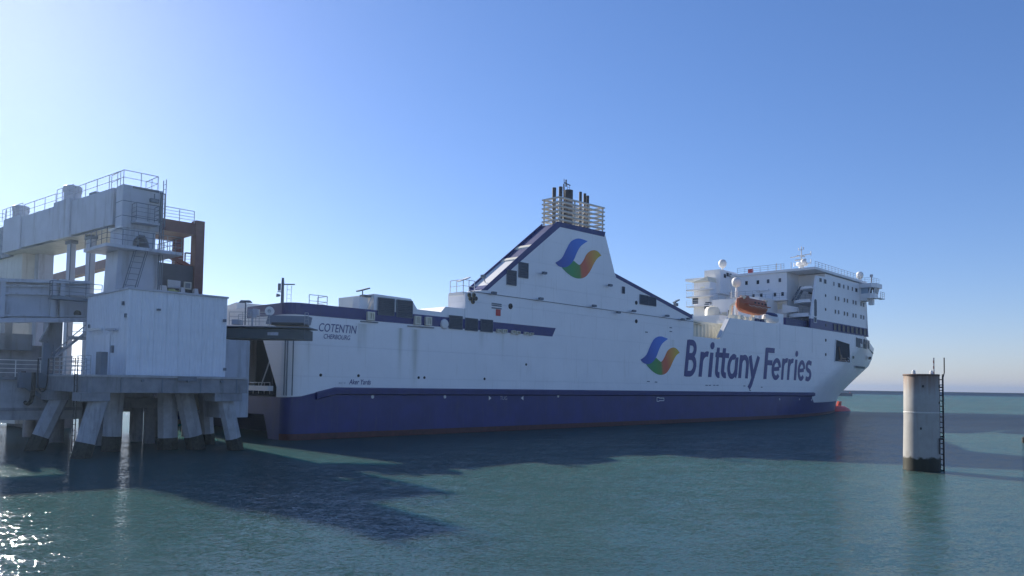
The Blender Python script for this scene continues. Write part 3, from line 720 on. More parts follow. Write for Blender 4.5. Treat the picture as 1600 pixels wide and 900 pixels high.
# windows on the aft wall (plane s = SB)
Z4 = lambda x, y: (1060+x/5.627, 380+y/5.627)
def aft_window(x, y, wpx, hpx, parent, s=SB, m=GLASS, name='window'):
    x, y = Z4(x, y); a_, b_ = px(x-wpx/2, y, s=s), px(x+wpx/2, y, s=s); c = px(x, y, s=s); h = px(x, y-hpx/2, s=s)[2]-px(x, y+hpx/2, s=s)[2]
    t0, t1 = sorted((a_[1], b_[1])); z0, z1 = c[2]-h/2, c[2]+h/2; f = .07
    mb = MB(); mb.box(s-.02, s+.05, t0, t1, z0, z1); mb.cur = 1
    for q in ((t0-f, t1+f, z1, z1+f), (t0-f, t1+f, z0-f, z0), (t0-f, t0, z0, z1), (t1, t1+f, z0, z1)): mb.box(s-.08, s+.05, q[0], q[1], q[2], q[3])
    return mb.build(name, [m, WHITE], parent)
for x, y in ((600, 350), (700, 343)): aft_window(x, y, 4.2, 6, block)
for x, y in ((790, 335), (893, 325)): aft_window(x, y, 4.2, 6, block, m=LOUVRE)
for x, y in ((660, 465), (730, 460), (850, 452), (917, 447)): aft_window(x, y, 4.2, 6, block)
# promenade openings; the light of the interior is put into the cream panes
for x, y, w_, h_ in ((790, 557, 7, 8), (845, 560, 8, 9), (893, 556, 8, 9)): aft_window(x, y, w_, h_, block, m=CREAM, name='promenade_opening')
aft_window(848, 570, 4, 4, block, s=SB-.1, name='promenade_door')
# ledges on the aft wall
for xa, ya, xb, yb, d in ((560, 523, 985, 500, 1.6), (300, 448, 480, 432, .8), (690, 415, 800, 408, .5)):
    a_, b_ = ap(*Z4(xa, ya)), ap(*Z4(xb, yb)); mb = MB(); z = (a_[2]+b_[2])/2
    mb.box(SB-d, SB-.01, b_[1], a_[1], z-.18, z+.02); o = mb.build('deck_ledge', WHITE, block)
    if d > 1: MB().rail([(SB-d+.1, b_[1], z), (SB-d+.1, a_[1], z)], 1.1, 3, 1.4, .025).build('ledge_railing', STEELGREY, block)
c0, c1 = ap(*Z4(920, 540), SB-1.5), ap(*Z4(1060, 600), SB-1.5)
mb = MB(); mb.front([(c0[1], c0[2]), (c0[1], c0[2]-1.6), (c1[1], c1[2]), (c1[1], c1[2]+.7)], SB-1.8, SB-1.5); mb.build('windscreen_panel', WHITE, block)
# aft house, two storeys, on the port half with upper house and radome
SA_ = 97.0
u0, u1 = px(1125.5, 430, s=99.5), px(1108, 430, s=99.5)
zu = px(1125.5, 420.5, s=99.5)[2]
mb = MB(); mb.box(99.5, 106, u0[1], u1[1]+1.0, ztw-3.4, zu); up = mb.build('upper_house', WHITE, block)
for x, y in ((333, 370), (415, 365)): aft_window(x, y, 4.2, 6.4, block, s=SB-.0)
for x, y in ((408, 288), (432, 276), (458, 284)):
    c = px(*Z4(x, y), t=u0[1]); MB().box(c[0]-.4, c[0]+.4, u0[1]-.06, u0[1]+.02, c[2]-.35, c[2]+.35).build('window', GLASS, up)
l0, l1 = px(1109, 450, s=SA_), px(1084, 450, s=SA_)
zl1, zl0 = px(1095, 441, s=SA_)[2], 15.0
mb = MB(); mb.box(SA_, SB, l0[1], l1[1], 11, zl1); ah = mb.build('aft_house', WHITE, block)
mb = MB(); mb.front([(l0[1], zl1+.02), (l0[1]+.2, zl1+.9), (l1[1]-2, zl1+.5), (l1[1], zl1+.02)], SA_-.6, SA_+5); mb.build('canopy', CREAM, ah)
mb = MB()
for y in (452, 463, 478): z = px(1092, y, s=SA_-1.2)[2]; mb.box(SA_-1.5, SA_, l0[1]-1.2, l1[1]+.8, z-.12, z+.06); mb.rail([(SA_-1.45, l0[1]-1.1, z), (SA_-1.45, l1[1]+.7, z)], 1.05, 3, 1.3, .03)
mb.build('aft_gallery', WHITE, ah)
for x, y, w_, h_ in ((150, 500, 9, 12), (215, 395, 8, 5), (268, 545, 11, 10)):
    aft_window(x, y, w_, h_, ah, s=SA_-.03, m=LOUVRE if y != 395 else CREAM, name='house_opening')
# lower middle house between
g0, g1 = px(1186, 500, s=96), px(1112, 500, s=96); zg = px(1150, 466, s=96)[2]
mb = MB(); mb.box(96, SB, g0[1], g1[1], 11, zg); mh = mb.build('lower_house', WHITE, block)
MB().rail([(96.1, g0[1], zg), (96.1, g1[1], zg)], 1.1, 3, 1.4, .03).build('house_railing', STEELGREY, mh)
for x, y, w_, h_ in ((330, 628, 14, 8), (405, 630, 8, 8), (455, 610, 6, 8), (250, 555, 8, 8)): aft_window(x, y, w_, h_, mh, s=95.97, m=LOUVRE if x != 405 else CREAM, name='house_opening')
mb = MB(); c = px(1113, 490, s=93); mb.lathe((93, c[1], c[2]-1), [(1.3, 0), (1.3, 1.6), (1.0, 2.1), (.4, 2.3)], 12); mb.box(93, 96, c[1]-1, c[1]+1.2, c[2]-3, c[2]); mb.build('vent_cowl', CREAM, mh, smooth=40)
c = px(1104, 500, s=90); MB().box(89, 95, c[1]-3, c[1]+4, 10.2, px(1104, 494, s=90)[2]).build('deck_store', WHITE, ferry)
# blue rail house at the foot of the side wall
q0, q1 = px(1229, 494, t=.6), px(1262, 510, t=.6)
mb = MB(); mb.box(q0[0], q1[0]+1.2, .7, 3.2, 15.2, q0[2]-.2); bh = mb.build('stair_house', BLUE, block)
mb = MB(); mb.rail([(q0[0], .55, 15.1), (q1[0]+1, .55, 15.1)], q0[2]-15.1, 4, .8, .03); mb.build('stair_house_railing', GREYD, bh)
mb = MB(); mb.box(q0[0]-3.4, q0[0]-.3, 1.0, 3.4, 15.2, q0[2]+.3); mb.build('deck_locker', WHITE, ferry)
# bridge wing
wx = px(1353, 440, t=-.1)[0]
Zb = lambda x, y: Z3(x, y)
zr = px(*Z3(760, 385), t=0)[2]; zrb = px(*Z3(1060, 440), t=-3)[2]; zw0 = px(*Z3(800, 545), t=0)[2]; zwb = px(*Z3(835, 635), t=0)[2]
b0 = px(*Z3(765, 450), t=-.2)[0]; b1 = b0+3.4; TW = -2.5
wing = MB().plan([(b0-.4, .3), (b0-.4, TW+.2), (b0+.6, TW-.5), (b1+.2, TW-.5), (b1+1, .3)], zr-1.0, zr-.15).build('bridge_wing', WHITE, ferry)
mb = MB(); mb.plan([(b0, .3), (b0, TW+.6), (b0+.6, TW), (b1-.6, TW), (b1, .3)], zw0-.95, zw0); mb.plan([(b0, .3), (b0+.2, TW+1.2), (b1-1, TW+1.2), (b1, .3)], zwb-.2, zw0-.95); mb.build('wing_floor', WHITE, wing)
mb = MB()
for s, t in ((b0+.05, -.1), (b0+.05, TW+.75), (b0+.65, TW+.1), (b0+1.35, TW+.1), (b0+2.05, TW+.1), (b1-.7, TW+.1), (b1-.2, -.9)):
    mb.bar((s, t, zw0), (s-.0, t-.25 if t < -1 else t, zr-.95), .22, .22)
mb.build('wing_mullions', WHITE, wing)
mb = MB(); mb.box(b0+.08, b0+.12, TW+.9, -.2, zw0, zr-1); mb.build('wing_pane', mat('wing_glass', (.35, .45, .55), .08, var=.1), wing)
MB().box(b0+.7, b1-.8, TW+.28, TW+.32, zw0, zr-1).build('wing_pane', GLASS, wing)
MB().box(b0+1.3, b1-1.0, TW+1.0, -.1, zw0, zr-1.02).build('wing_console', DARK, wing)
mb = MB(); mb.box(b0+1.4, b1+.5, TW-.9, TW-.02, zw0-1.0, zw0-.85); mb.rail([(b0+1.4, TW-.85, zw0-.85), (b1+.5, TW-.85, zw0-.85)], 1.2, 3, 1.1, .035); mb.rail([(b1+.5, TW-.85, zw0-.85), (b1+.5, TW-.1, zw0-.85)], 1.2, 3, 1.1, .035)
mb.build('wing_gallery', WHITE, wing)
mb = MB(); mb.box(b0+1.2, b0+2.2, TW+.5, TW+1.3, zwb-1.0, zw0-.96); mb.build('wing_bracket', WHITE, wing)
mb = MB(); mb.rail([(b0-.2, .1, zr-.15), (b0-.2, TW+.3, zr-.15), (b1, TW, zr-.15)], 1.1, 3, 1.3, .03); mb.tube((b0+1.5, TW+.8, zr-.2), (b0+1.5, TW+.8, zr+1.3), .13); mb.cbox((b0+1.5, TW+.8, zr+1.5), (.45, .45, .45))
mb.build('wing_roof_rail', STEELGREY, wing)
# bridge house above the front
mb = MB(); mb.box(FRONT-9, FRONT+.2, 1.5, 25, ztw+.46, zr+.2); brh = mb.build('bridge_house', WHITE, block)
MB().rail([(104, .3, ztw+.45), (FRONT-1, .3, ztw+.45)], 1.1, 3, 1.5, .035).build('roof_railing', STEELGREY, block)
MB().rail([(SB-.1, recess_t+.5, ztw+.45), (SB-.1, port_t-6, ztw+.45)], 1.1, 3, 1.6, .035).build('roof_railing', STEELGREY, block)
# masts, radomes
def radome(base, r, foot, name='radome', parent=None):
    mb = MB(); mb.tube((base[0], base[1], foot), (base[0], base[1], base[2]-r*.9), .16, n=8)
    mb.lathe((base[0], base[1], base[2]), [(r*.35, -r*1.15), (r*.8, -r*.8), (r, -r*.1), (r*.97, r*.25), (r*.8, r*.65), (r*.5, r*.9), (.02, r)], 18)
    return mb.build(name, SIGNW, parent or ferry, smooth=45)
c = px(*Z3(750, 268), t=2.5); radome(c, .72, ztw, parent=block)
c = px(*Z4(388, 178), s=103); radome(c, .78, zu, parent=block)
c = px(*Z4(511, 340), s=86); rd = radome(c, .78, c[2]-1.6)
mb = MB(); mb.tube((86, c[1], 10.2), (86, c[1], c[2]-1.5), .3, .24, 10); mb.bar((86, c[1]-1, c[2]-2.6), (86, c[1]+1, c[2]-2.6), .5, .1); mb.rail([(85.7, c[1]-1, c[2]-2.6), (85.7, c[1]+1, c[2]-2.6)], .8, 2, 1, .03); mb.tube((86, c[1]+.9, c[2]-2.6), (86, c[1]+.9, c[2]-1.3), .04)
mb.build('radome_pole', SIGNW, rd)
c = px(*Z4(1082, 240), s=107); zm = lambda y: px(*Z4(1082, y), s=107)[2]
mb = MB(); mb.tube((107, c[1], ztw), (107, c[1], zm(165)), .55, .4, 10); mb.tube((107, c[1], zm(165)), (107, c[1], zm(30)), .14, .08, 8)
tw = lambda x: px(*Z4(x, 120), s=107)[1]
mb.bar((107, tw(985), zm(118)), (107, tw(1168), zm(102)), .14, .14); mb.bar((107, tw(1015), zm(190)), (107, tw(1168), zm(180)), .12, .12)
for x, ya, yb in ((1165, 118, 80), (1165, 190, 150), (1015, 200, 165), (1058, 60, 40), (1100, 60, 35)): mb.tube((107, tw(x), zm(ya)), (107, tw(x), zm(yb)), .07)
mb.bar((107, tw(1058), zm(58)), (107, tw(1100), zm(58)), .08, .08); mb.bar((106.6, tw(1050), zm(108)), (106.6, tw(1120), zm(125)), .25, .2); mb.bar((106.4, tw(1040), zm(150)), (106.4, tw(1135), zm(150)), .3, .22)
mb.lathe((107, c[1]-.1, zm(185)), [(.9, -.3), (1.1, 0), (.9, .35)], 12); mb.ball((106.3, tw(1115), zm(170)), .5)
mast = mb.build('main_mast', SIGNW, block, smooth=35)
for x, h in ((842, 1.0), (880, .7), (970, .9)):
    c = ap(*Z4(x, 245)); MB().tube((SB+1, c[1], ztw), (SB+1, c[1], ztw+1.0+h), .06).build('roof_aerial', STEELGREY, block)
c = ap(*Z4(628, 272)); MB().box(SB, SB+.6, c[1]-.4, c[1]+.4, ztw+.45, ztw+1.2).build('roof_light', REDP, block)
# davits under the lifeboat
d0 = px(1158, 494, t=1.4)[0]; d1 = px(1192, 496, t=1.4)[0]
for s in (d0, d1):
    mb = MB(); mb.bar((s, 3.4, 15), (s, 3.0, 17.6), .4, .4); mb.bar((s, 3.0, 17.6), (s, 1.2, 18.2), .35, .35); mb.bar((s, 3.2, 15.2), (s, .9, 15.5), .4, .25); mb.bar((s, 1.25, 18.2), (s, .7, 18.9), .3, .3); mb.bar((s, 3.0, 17.6), (s, 1.0, 19.0), .22, .22); mb.tube((s, 1.5, 18.2), (s, 1.5, 19.0), .05); mb.build('davit', CREAM, ferry)
mb = MB(); mb.box(d0-3, d1+6, .9, 3.8, 14.6, 15.05); mb.build('boat_deck', WHITE, ferry)
mb = MB()
for i in range(6): s = d0-2+i*1.9; mb.cbox((s, 1.6, 15.45), (1.1, .8, .8+.2*(i % 2)))
mb.build('deck_fitting', CREAM, ferry)
# hull fittings: scuppers, small portholes, weld line
for x, y in ((501, 586), (560, 587), (654, 590), (663, 590), (757, 592), (822, 569.5)):
    c = px(x, y, t=0); MB().lathe((c[0], -.03, c[2]), [(.1, -.01), (.13, 0), (.13, .03)], 8, 't').build('scupper', DARK, hull)
for x, y in ((1104, 602), (1109, 602), (1116, 602), (1121, 602), (1163, 603), (1190, 605), (1013, 596), (1025, 597), (1172, 610), (1010, 519), (1048, 518), (1048, 512)):
    c = px(x, y, t=0); MB().box(c[0]-.28, c[0]+.28, -.03, 0, c[2]-.06, c[2]+.06).build('draught_notch', GREYD, hull)
for x, y in ((582, 620), (695, 620), (872, 619), (1218, 624), (1249, 624), (1268, 625)):
    c = px(x, y, t=0); MB().lathe((c[0], -.05, c[2]), [(.1, 0), (.16, .02), (.16, .06)], 8, 't').build('side_eye', SIGNW, lower)
for x in (1218.5, 1269): c = px(x, 520, t=0); MB().box(c[0]-.03, c[0]+.03, -.015, 0, 11.2, 15.4).build('weld_seam', STEELGREY, hull)

# ------------------------------------------------------------------ lettering and emblems (flat paint on the plating)
def ribbon(mb, pts, w_, off):
    """stroke of constant width along a polyline in glyph space"""
    n = len(pts); L_, R_ = [], []
    for i in range(n):
        a_ = Vector(pts[max(0, i-1)]); b_ = Vector(pts[min(n-1, i+1)]); d = (b_-a_).normalized(); nn = Vector((-d.y, d.x))
        p = Vector(pts[i]); L_.append(p+nn*w_/2); R_.append(p-nn*w_/2)
    for i in range(n-1): mb.append(([L_[i], R_[i], R_[i+1], L_[i+1]], off))
def arc(cx, cy, rx, ry, a0, a1, n=14):
    return [(cx+rx*math.cos(math.radians(a0+(a1-a0)*i/n)), cy+ry*math.sin(math.radians(a0+(a1-a0)*i/n))) for i in range(n+1)]
def glyph(ch):
    S = []; W = .17
    if ch == 'B': S = [([(.08, 0), (.08, 1)], W), ([(.06, .93), (.26, .93)]+arc(.26, .745, .19, .185, 90, -90)+[(.1, .56)], W*.95), ([(.06, .53), (.28, .53)]+arc(.28, .3, .23, .23, 90, -90)+[(.06, .07)], W*.95)]; wd = .6
    elif ch == 'r': S = [([(.08, 0), (.08, .7)], W), (arc(.34, .38, .26, .27, 175, 75), W*.9)]; wd = .42
    elif ch == 'i': S = [([(.09, 0), (.09, .7)], W), ('dot', (.09, .9), .105)]; wd = .2
    elif ch == 't': S = [([(.14, .86), (.14, .22)]+arc(.30, .2, .16, .135, 180, 285), W), ([(0, .65), (.42, .65)], W*.85)]; wd = .42
    elif ch == 'a': S = [(arc(.29, .33, .21, .29, 75, 360, 22), W*.9), ([(.5, .62), (.5, .2)]+arc(.6, .16, .1, .1, 180, 250), W), (arc(.31, .3, .21, .34, 60, 110), W*.9)]; wd = .62
    elif ch == 'n': S = [([(.08, 0), (.08, .7)], W), (arc(.28, .4, .2, .24, 165, 0)+[(.48, 0)], W*.95)]; wd = .56
    elif ch == 'y': S = [([(.06, .7), (.3, .06)], W), ([(.56, .7), (.32, .05), (.22, -.18)]+[(.12, -.3)], W)]; wd = .62
    elif ch == 'F': S = [([(.08, 0), (.08, 1)], W), ([(.05, .93), (.5, .93)], W*.95), ([(.05, .53), (.42, .53)], W*.95)]; wd = .5
    elif ch == 'e': S = [(arc(.29, .34, .22, .285, 10, 320, 26), W*.9), ([(.1, .33), (.48, .36)], W*.75)]; wd = .56
    elif ch == 's': S = [([(.42, .6)]+arc(.24, .5, .15, .14, 60, 250, 10)+arc(.22, .2, .17, .15, 70, -110, 12)+[(.06, .08)], W*.9)]; wd = .44
    return S, wd
def letters(name, spans, z0, cap, shear, m, parent, t):
    for (ch, xa, xb) in spans:
        yy = 560
        sa, sb = px(xa, yy, t=0)[0], px(xb, yy, t=0)[0]
        S, wd = glyph(ch); polys = []
        for i, st in enumerate(S):
            off = i*0.004
            if st[0] == 'dot':
                c, r = st[1], st[2]; polys.append(([Vector((c[0]+r*math.cos(k*math.pi/8), c[1]+r*1.0*math.sin(k*math.pi/8))) for k in range(16)], off))
            else: ribbon(polys, st[0], st[1], off)
        mb = MB(); sc = (sb-sa)/wd
        for j, (pl, off) in enumerate(polys):
            mb.quad(*[(sa+(p.x)*sc+shear*(p.y)*cap-shear*.4*cap, t-off, z0+p.y*cap) for p in pl])
        mb.build('letter', m, parent)
zx = lambda x: 980+x/5.161
txt = [('B', 468, 560), ('r', 585, 650), ('i', 660, 692), ('t', 705, 762), ('t', 752, 815), ('a', 808, 897), ('n', 903, 980), ('y', 976, 1062), ('F', 1105, 1178), ('e', 1166, 1236), ('r', 1246, 1290), ('r', 1294, 1337), ('i', 1348, 1370), ('e', 1376, 1432), ('s', 1436, 1484)]
letters('letter', [(c_, zx(a_), zx(b_)) for c_, a_, b_ in txt], 6.25, 4.95, .17, NAVY, hull, -.025)

def emblem_mat():
    M = bpy.data.materials.new('emblem'); M.use_nodes = True; nt = M.node_tree; b_ = nt.nodes['Principled BSDF']
    a_ = node(nt, 'ShaderNodeVertexColor'); a_.layer_name = 'Col'; nt.links.new(a_.outputs[0], b_.inputs['Base Color']); b_.inputs['Roughness'].default_value = .4
    return M
EMB = emblem_mat()
def smooth_poly(p, k=5):
    """Catmull-Rom through open polyline"""
    out = []
    for i in range(len(p)-1):
        p0, p1, p2, p3 = (Vector(p[max(0, i-1)]), Vector(p[i]), Vector(p[i+1]), Vector(p[min(len(p)-1, i+2)]))
        for j in range(k):
            u = j/k; out.append(.5*((2*p1)+(p2-p0)*u+(2*p0-5*p1+4*p2-p3)*u*u+(3*p1-p0-3*p2+p3)*u**3))
    out.append(Vector(p[-1])); return out
def resample(p, n):
    L_ = [0]
    for a_, b_ in zip(p, p[1:]): L_.append(L_[-1]+(b_-a_).length)
    out = []
    for i in range(n+1):
        d = L_[-1]*i/n; j = 0
        while j < len(L_)-2 and L_[j+1] < d: j += 1
        k_ = (d-L_[j])/max(1e-9, L_[j+1]-L_[j]); out.append(p[j].lerp(p[j+1], k_))
    return out
def emblem(box, parent, t):
    """two ribbons, each a strip between two edges; box: pixel rectangle on the plane t"""
    x0, y0, x1, y1 = box
    def P(q): # photo zoom space 107..422, 132..443
        return px(x0+(q.x-107)/(422-107)*(x1-x0), y0+(q.y-132)/(443-132)*(y1-y0), t=t)
    A0 = resample(smooth_poly([(107, 320), (150, 285), (178, 225), (208, 163), (240, 137), (275, 132), (328, 152)]), 24)
    A1 = resample(smooth_poly([(107, 320), (128, 345), (165, 357), (200, 342), (232, 300), (255, 240), (282, 190), (328, 152)]), 24)
    B0 = resample(smooth_poly([(150, 357), (190, 347), (222, 312), (232, 304)])+smooth_poly([(234, 306), (255, 325), (275, 337), (300, 300), (320, 255), (345, 230), (375, 222), (400, 234), (422, 264)]), 30)
    B1 = resample(smooth_poly([(150, 357), (188, 400), (230, 432), (270, 443), (312, 430), (345, 385), (372, 325), (397, 283), (422, 264)]), 30)
    def colA(u, v): return (0.015+.02*u, 0.05+.15*u, 0.30+.42*u)
    def colB(u, v):
        stops = [(0, (.03, .24, .12)), (.26, (.03, .28, .06)), (.40, (.08, .25, .04)), (.44, (.60, .12, .04)), (.55, (.62, .11, .04)), (.75, (.70, .27, .03)), (.92, (.62, .43, .03)), (1, (.55, .40, .03))]
        for (a_, ca), (b_, cb) in zip(stops, stops[1:]):
            if u <= b_: k_ = (u-a_)/(b_-a_); return tuple(ca[i]+(cb[i]-ca[i])*k_ for i in range(3))
        return stops[-1][1]
    for E0, E1, col, nm, off in ((A0, A1, colA, 'emblem_ribbon', -.03), (B0, B1, colB, 'emblem_ribbon', -.022)):
        mb = MB(); n = len(E0); K = 4; cols = []
        for i in range(n):
            for j in range(K+1):
                q = E0[i].lerp(E1[i], j/K); p = P(q); mb.v.append((p[0], t+off, p[2])); cols.append(col(i/(n-1), j/K)+(1,))
        for i in range(n-1):
            for j in range(K):
                k_ = i*(K+1)+j; mb.f.append((k_, k_+K+1, k_+K+2, k_+1)); mb.mi.append(0)
        o = mb.build(nm, EMB, parent)
        at = o.data.color_attributes.new('Col', 'FLOAT_COLOR', 'POINT')
        for i, c_ in enumerate(cols): at.data[i].color = c_
emblem((1000.7, 525.6, 1061.8, 585.8), hull, 0.0)
emblem((867.5, 372.8, 939.4, 435.3), casing, 0.0)

def text(body, x0, x1, ybot, ytop, parent, m, t=-.03, shear=0.0, thick=0.0, name='lettering'):
    """built-in font, laid on the plating between pixel columns x0..x1"""
    cu = bpy.data.curves.new(name, 'FONT'); cu.body = body; cu.shear = shear; cu.offset = thick; cu.resolution_u = 4
    tmp = bpy.data.objects.new(name, cu); C.objects.link(tmp)
    dg = bpy.context.evaluated_depsgraph_get(); me = bpy.data.meshes.new_from_object(tmp.evaluated_get(dg))
    bpy.data.objects.remove(tmp)
    xs = [v.co.x for v in me.vertices]; ys = [v.co.y for v in me.vertices]
    xm, xM, ym, yM = min(xs), max(xs), min(ys), max(ys)
    a_, b_ = px(x0, ybot, t=0), px(x1, ybot, t=0); zt_ = px(x0, ytop, t=0)[2]
    z0 = a_[2]; o_ = Vector(parent['_o'])
    for v in me.vertices:
        v.co = Vector((a_[0]+(v.co.x-xm)/(xM-xm)*(b_[0]-a_[0]), t, z0+(v.co.y-ym)/(yM-ym)*(zt_-z0)))-o_
    me.materials.clear(); me.materials.append(m)
    ob = bpy.data.objects.new(name, me); C.objects.link(ob); ob.parent = parent; ob['_o'] = tuple(o_)
    return ob
text('COTENTIN', 498, 557, 517.5, 504.5, hull, NAVY, shear=.2)
text('CHERBOURG', 505.5, 547, 529, 521.5, hull, NAVY, shear=.2)
text('Aker Yards', 545, 579, 600.5, 592.5, hull, NAVY, shear=.25, thick=.012)
text('BUILT BY', 529, 540, 600, 597, hull, STEELGREY, shear=.1)
text('TUG', 781, 792, 625, 619, lower, STEELGREY)
mb = MB()
for x, d in ((763.5, 1), (817.5, -1)):
    p, q, r_ = px(x, 618.5, t=0), px(x, 625.5, t=0), px(x+4*d, 622, t=0)
    mb.quad((p[0], -.03, p[2]), (q[0], -.03, q[2]), (r_[0], -.03, r_[2]))
mb.build('tug_arrow', SIGNW, lower)
mb = MB(); pts = [(1026, 621), (1029, 621), (1030, 622), (1037, 622), (1037, 626), (1030, 626), (1029, 627), (1026, 627)]
pp = [px(x, y, t=0) for x, y in pts]; pp = [(q[0], -.04, q[2]) for q in pp]
for a_, b_ in zip(pp, pp[1:]+pp[:1]): mb.bar(a_, b_, .02, .09)
mb.build('bulb_mark', SIGNW, lower)

# ------------------------------------------------------------------ lifeboat and rescue boat (hang on the ship: things of their own)
def boat_mesh(c, L_, W, H, cabin=True):
    mb = MB(); n = 14; rings = []
    prof = [(-0.02, -.5), (.28, -.42), (.46, -.18), (.5, 0.04), (.5, .07), (.44, .10), (.40, .3), (.27, .46), (.0, .5)]
    for i in range(n+1):
        u = i/n; e = max(.06, (1-abs(2*u-1)**3.2))**.55; ring = []
        full = [(y*e, z*(.55+.45*e)+(.08*abs(2*u-1)**2)) for y, z in prof]; full += [(-y, z) for y, z in reversed(full[1:-1])]
        for y, z in full: ring.append((c[0]+(u-.5)*L_, c[1]+y*W, c[2]+z*H))
        rings.append(ring)
    k = len(rings[0])
    for r in rings: mb.v += r
    for i in range(n):
        for j in range(k): mb.f.append((i*k+j, i*k+(j+1) % k, (i+1)*k+(j+1) % k, (i+1)*k+j)); mb.mi.append(0)
    mb.f.append(tuple(range(k))); mb.mi.append(0); mb.f.append(tuple(n*k+i for i in range(k))); mb.mi.append(0)
    return mb
l0_, l1_ = px(1153, 480, t=1.5), px(1195.5, 482, t=1.5)
lc = ((l0_[0]+l1_[0])/2, 1.5, px(1174, 479.5, t=1.5)[2]); LL = l1_[0]-l0_[0]
lb = thing('lifeboat', 'enclosed orange lifeboat hanging in davits above the white bulwark', 'lifeboat', (lc[0], lc[1], lc[2]-1.25))
boat_mesh(lc, LL, 2.6, 2.5).build('shell', ORANGE, lb, smooth=18)
mb = MB(); mb.box(lc[0]-LL*.42, lc[0]+LL*.42, lc[1]-1.33, lc[1]+1.33, lc[2]+.08, lc[2]+.2); mb.build('gunwale', mat('orange_dark', (.32, .06, .02), .5), lb)
mb = MB(); mb.hexa([(lc[0]-LL*.38, 1.0, lc[2]+.9), (lc[0]-LL*.16, 1.0, lc[2]+1.0), (lc[0]-LL*.16, 2.0, lc[2]+1.0), (lc[0]-LL*.38, 2.0, lc[2]+.9)], [(lc[0]-LL*.34, 1.1, lc[2]+1.55), (lc[0]-LL*.2, 1.1, lc[2]+1.55), (lc[0]-LL*.2, 1.9, lc[2]+1.55), (lc[0]-LL*.34, 1.9, lc[2]+1.55)]); mb.build('cockpit', ORANGE, lb)
for i in range(4):
    s = lc[0]-LL*.12+i*LL*.13; MB().box(s-.22, s+.22, lc[1]-1.15, lc[1]-.98, lc[2]+.38, lc[2]+.62).build('window', DARK, lb)
mb = MB(); mb.path([(lc[0]-LL*.4+i*LL*.1, lc[1]-1.34-(.0), lc[2]-.05-.12*(i % 2)) for i in range(9)], .025); mb.build('grab_line', SIGNW, lb)
c0_, c1_ = px(1195, 496, t=1.6), px(1208, 498, t=1.6)
rc = ((c0_[0]+c1_[0])/2+.6, 1.6, px(1201, 496, t=1.6)[2]-.1); RL = 4.6
rb = thing('rescue_boat', 'small white rescue boat with dark blue cover beside the orange lifeboat', 'boat', (rc[0], rc[1], rc[2]-.8))
boat_mesh((rc[0], 1.6, rc[2]-.2), RL, 1.8, 1.6).build('shell', SIGNW, rb, smooth=35)
mb = boat_mesh((rc[0]-.1, 1.6, rc[2]+.45), RL*.8, 1.7, .9); mb.build('cover', BELT, rb, smooth=35)
# raft canisters along the bulwark, left of the rescue boat
for i in range(2):
    s = px(1181+i*7.5, 502, t=1.3)[0]
    mb = MB(); mb.lathe((s-.65, 1.3, 15.35), [(.3, 0), (.42, .08), (.42, 1.22), (.3, 1.3)], 12, 's'); mb.cur = 1; mb.box(s-.35, s-.25, .87, 1.73, 14.9, 15.8); mb.box(s+.25, s+.35, .87, 1.73, 14.9, 15.8)
    solo(mb, 'raft_canister', [BELT, GREYD], ('dark life raft canister on the bulwark, directly under the orange lifeboat', 'dark life raft canister on the bulwark, nearer the white rescue boat')[i], 'raft canister', (s, 1.3, 14.9), 'life raft canisters', smooth=40)

# ------------------------------------------------------------------ shed on the dolphin
TS = -5.2; sc0 = px(200, 520, t=TS); SS0 = sc0[0]
SS1 = px(352, 520, t=TS)[0]
zs_top = px(200, 451.5, t=TS)[2]; zs_bot = px(200, 586, t=TS)[2]
zs_top2 = px(354, 466.7, t=TS)[2]
TB = px(135.5, 520, s=SS0)[1]
shed = thing('machinery_shed', 'pale blue metal clad machinery shed on the concrete platform', 'shed', (SS0, TS, zs_bot))
def ribbed(p, q, z0, z1a, z1b, nrm, n_rib, name, parent, m):
    """vertical profiled sheet from p to q (s,t); z1a,z1b top heights"""
    p, q = Vector(p), Vector(q); nn = Vector(nrm); pts = []
    for i in range(n_rib):
        for k_, d in ((0, 0), (.55, 0), (.65, .035), (.9, .035)): pts.append((p.lerp(q, (i+k_)/n_rib)+nn*d, (i+k_)/n_rib))
    pts.append((q, 1.0)); mb = MB()
    inner = [(p-nn*.05, 0), (q-nn*.05, 1)]
    loop = pts+[inner[1], inner[0]]
    mb.hexa([(a_.x, a_.y, z0) for a_, u in loop], [(a_.x, a_.y, z1a+(z1b-z1a)*u) for a_, u in loop])
    return mb.build(name, m, parent)
NP = 8
for i in range(NP):
    a_, b_ = SS0+(SS1-SS0)*i/NP, SS0+(SS1-SS0)*(i+1)/NP-.012
    za, zb = zs_top+(zs_top2-zs_top)*i/NP, zs_top+(zs_top2-zs_top)*(i+1)/NP
    ribbed((a_, TS), (b_, TS), zs_bot, za, zb, (0, -1), 3, 'cladding_panel', shed, SHED)
NP = 8
for i in range(NP):
    a_, b_ = TS+(TB-TS)*i/NP, TS+(TB-TS)*(i+1)/NP-.012
    ribbed((SS0, a_), (SS0, b_), zs_bot, zs_top, zs_top, (-1, 0), 3, 'cladding_panel', shed, SHED)
MB().box(SS0+.06, SS1-.02, TS+.06, TB, zs_bot, min(zs_top, zs_top2)-.06).build('core', SHED, shed)
mb = MB(); mb.hexa([(SS0-.12, TS-.12, zs_top), (SS0-.12, TB+.1, zs_top), (SS0-.12, TB+.1, zs_top+.12), (SS0-.12, TS-.12, zs_top+.12)], [(SS1+.12, TS-.12, zs_top2), (SS1+.12, TB+.1, zs_top2), (SS1+.12, TB+.1, zs_top2+.12), (SS1+.12, TS-.12, zs_top2+.12)])
mb.build('roof', GREY, shed)
mb = MB()
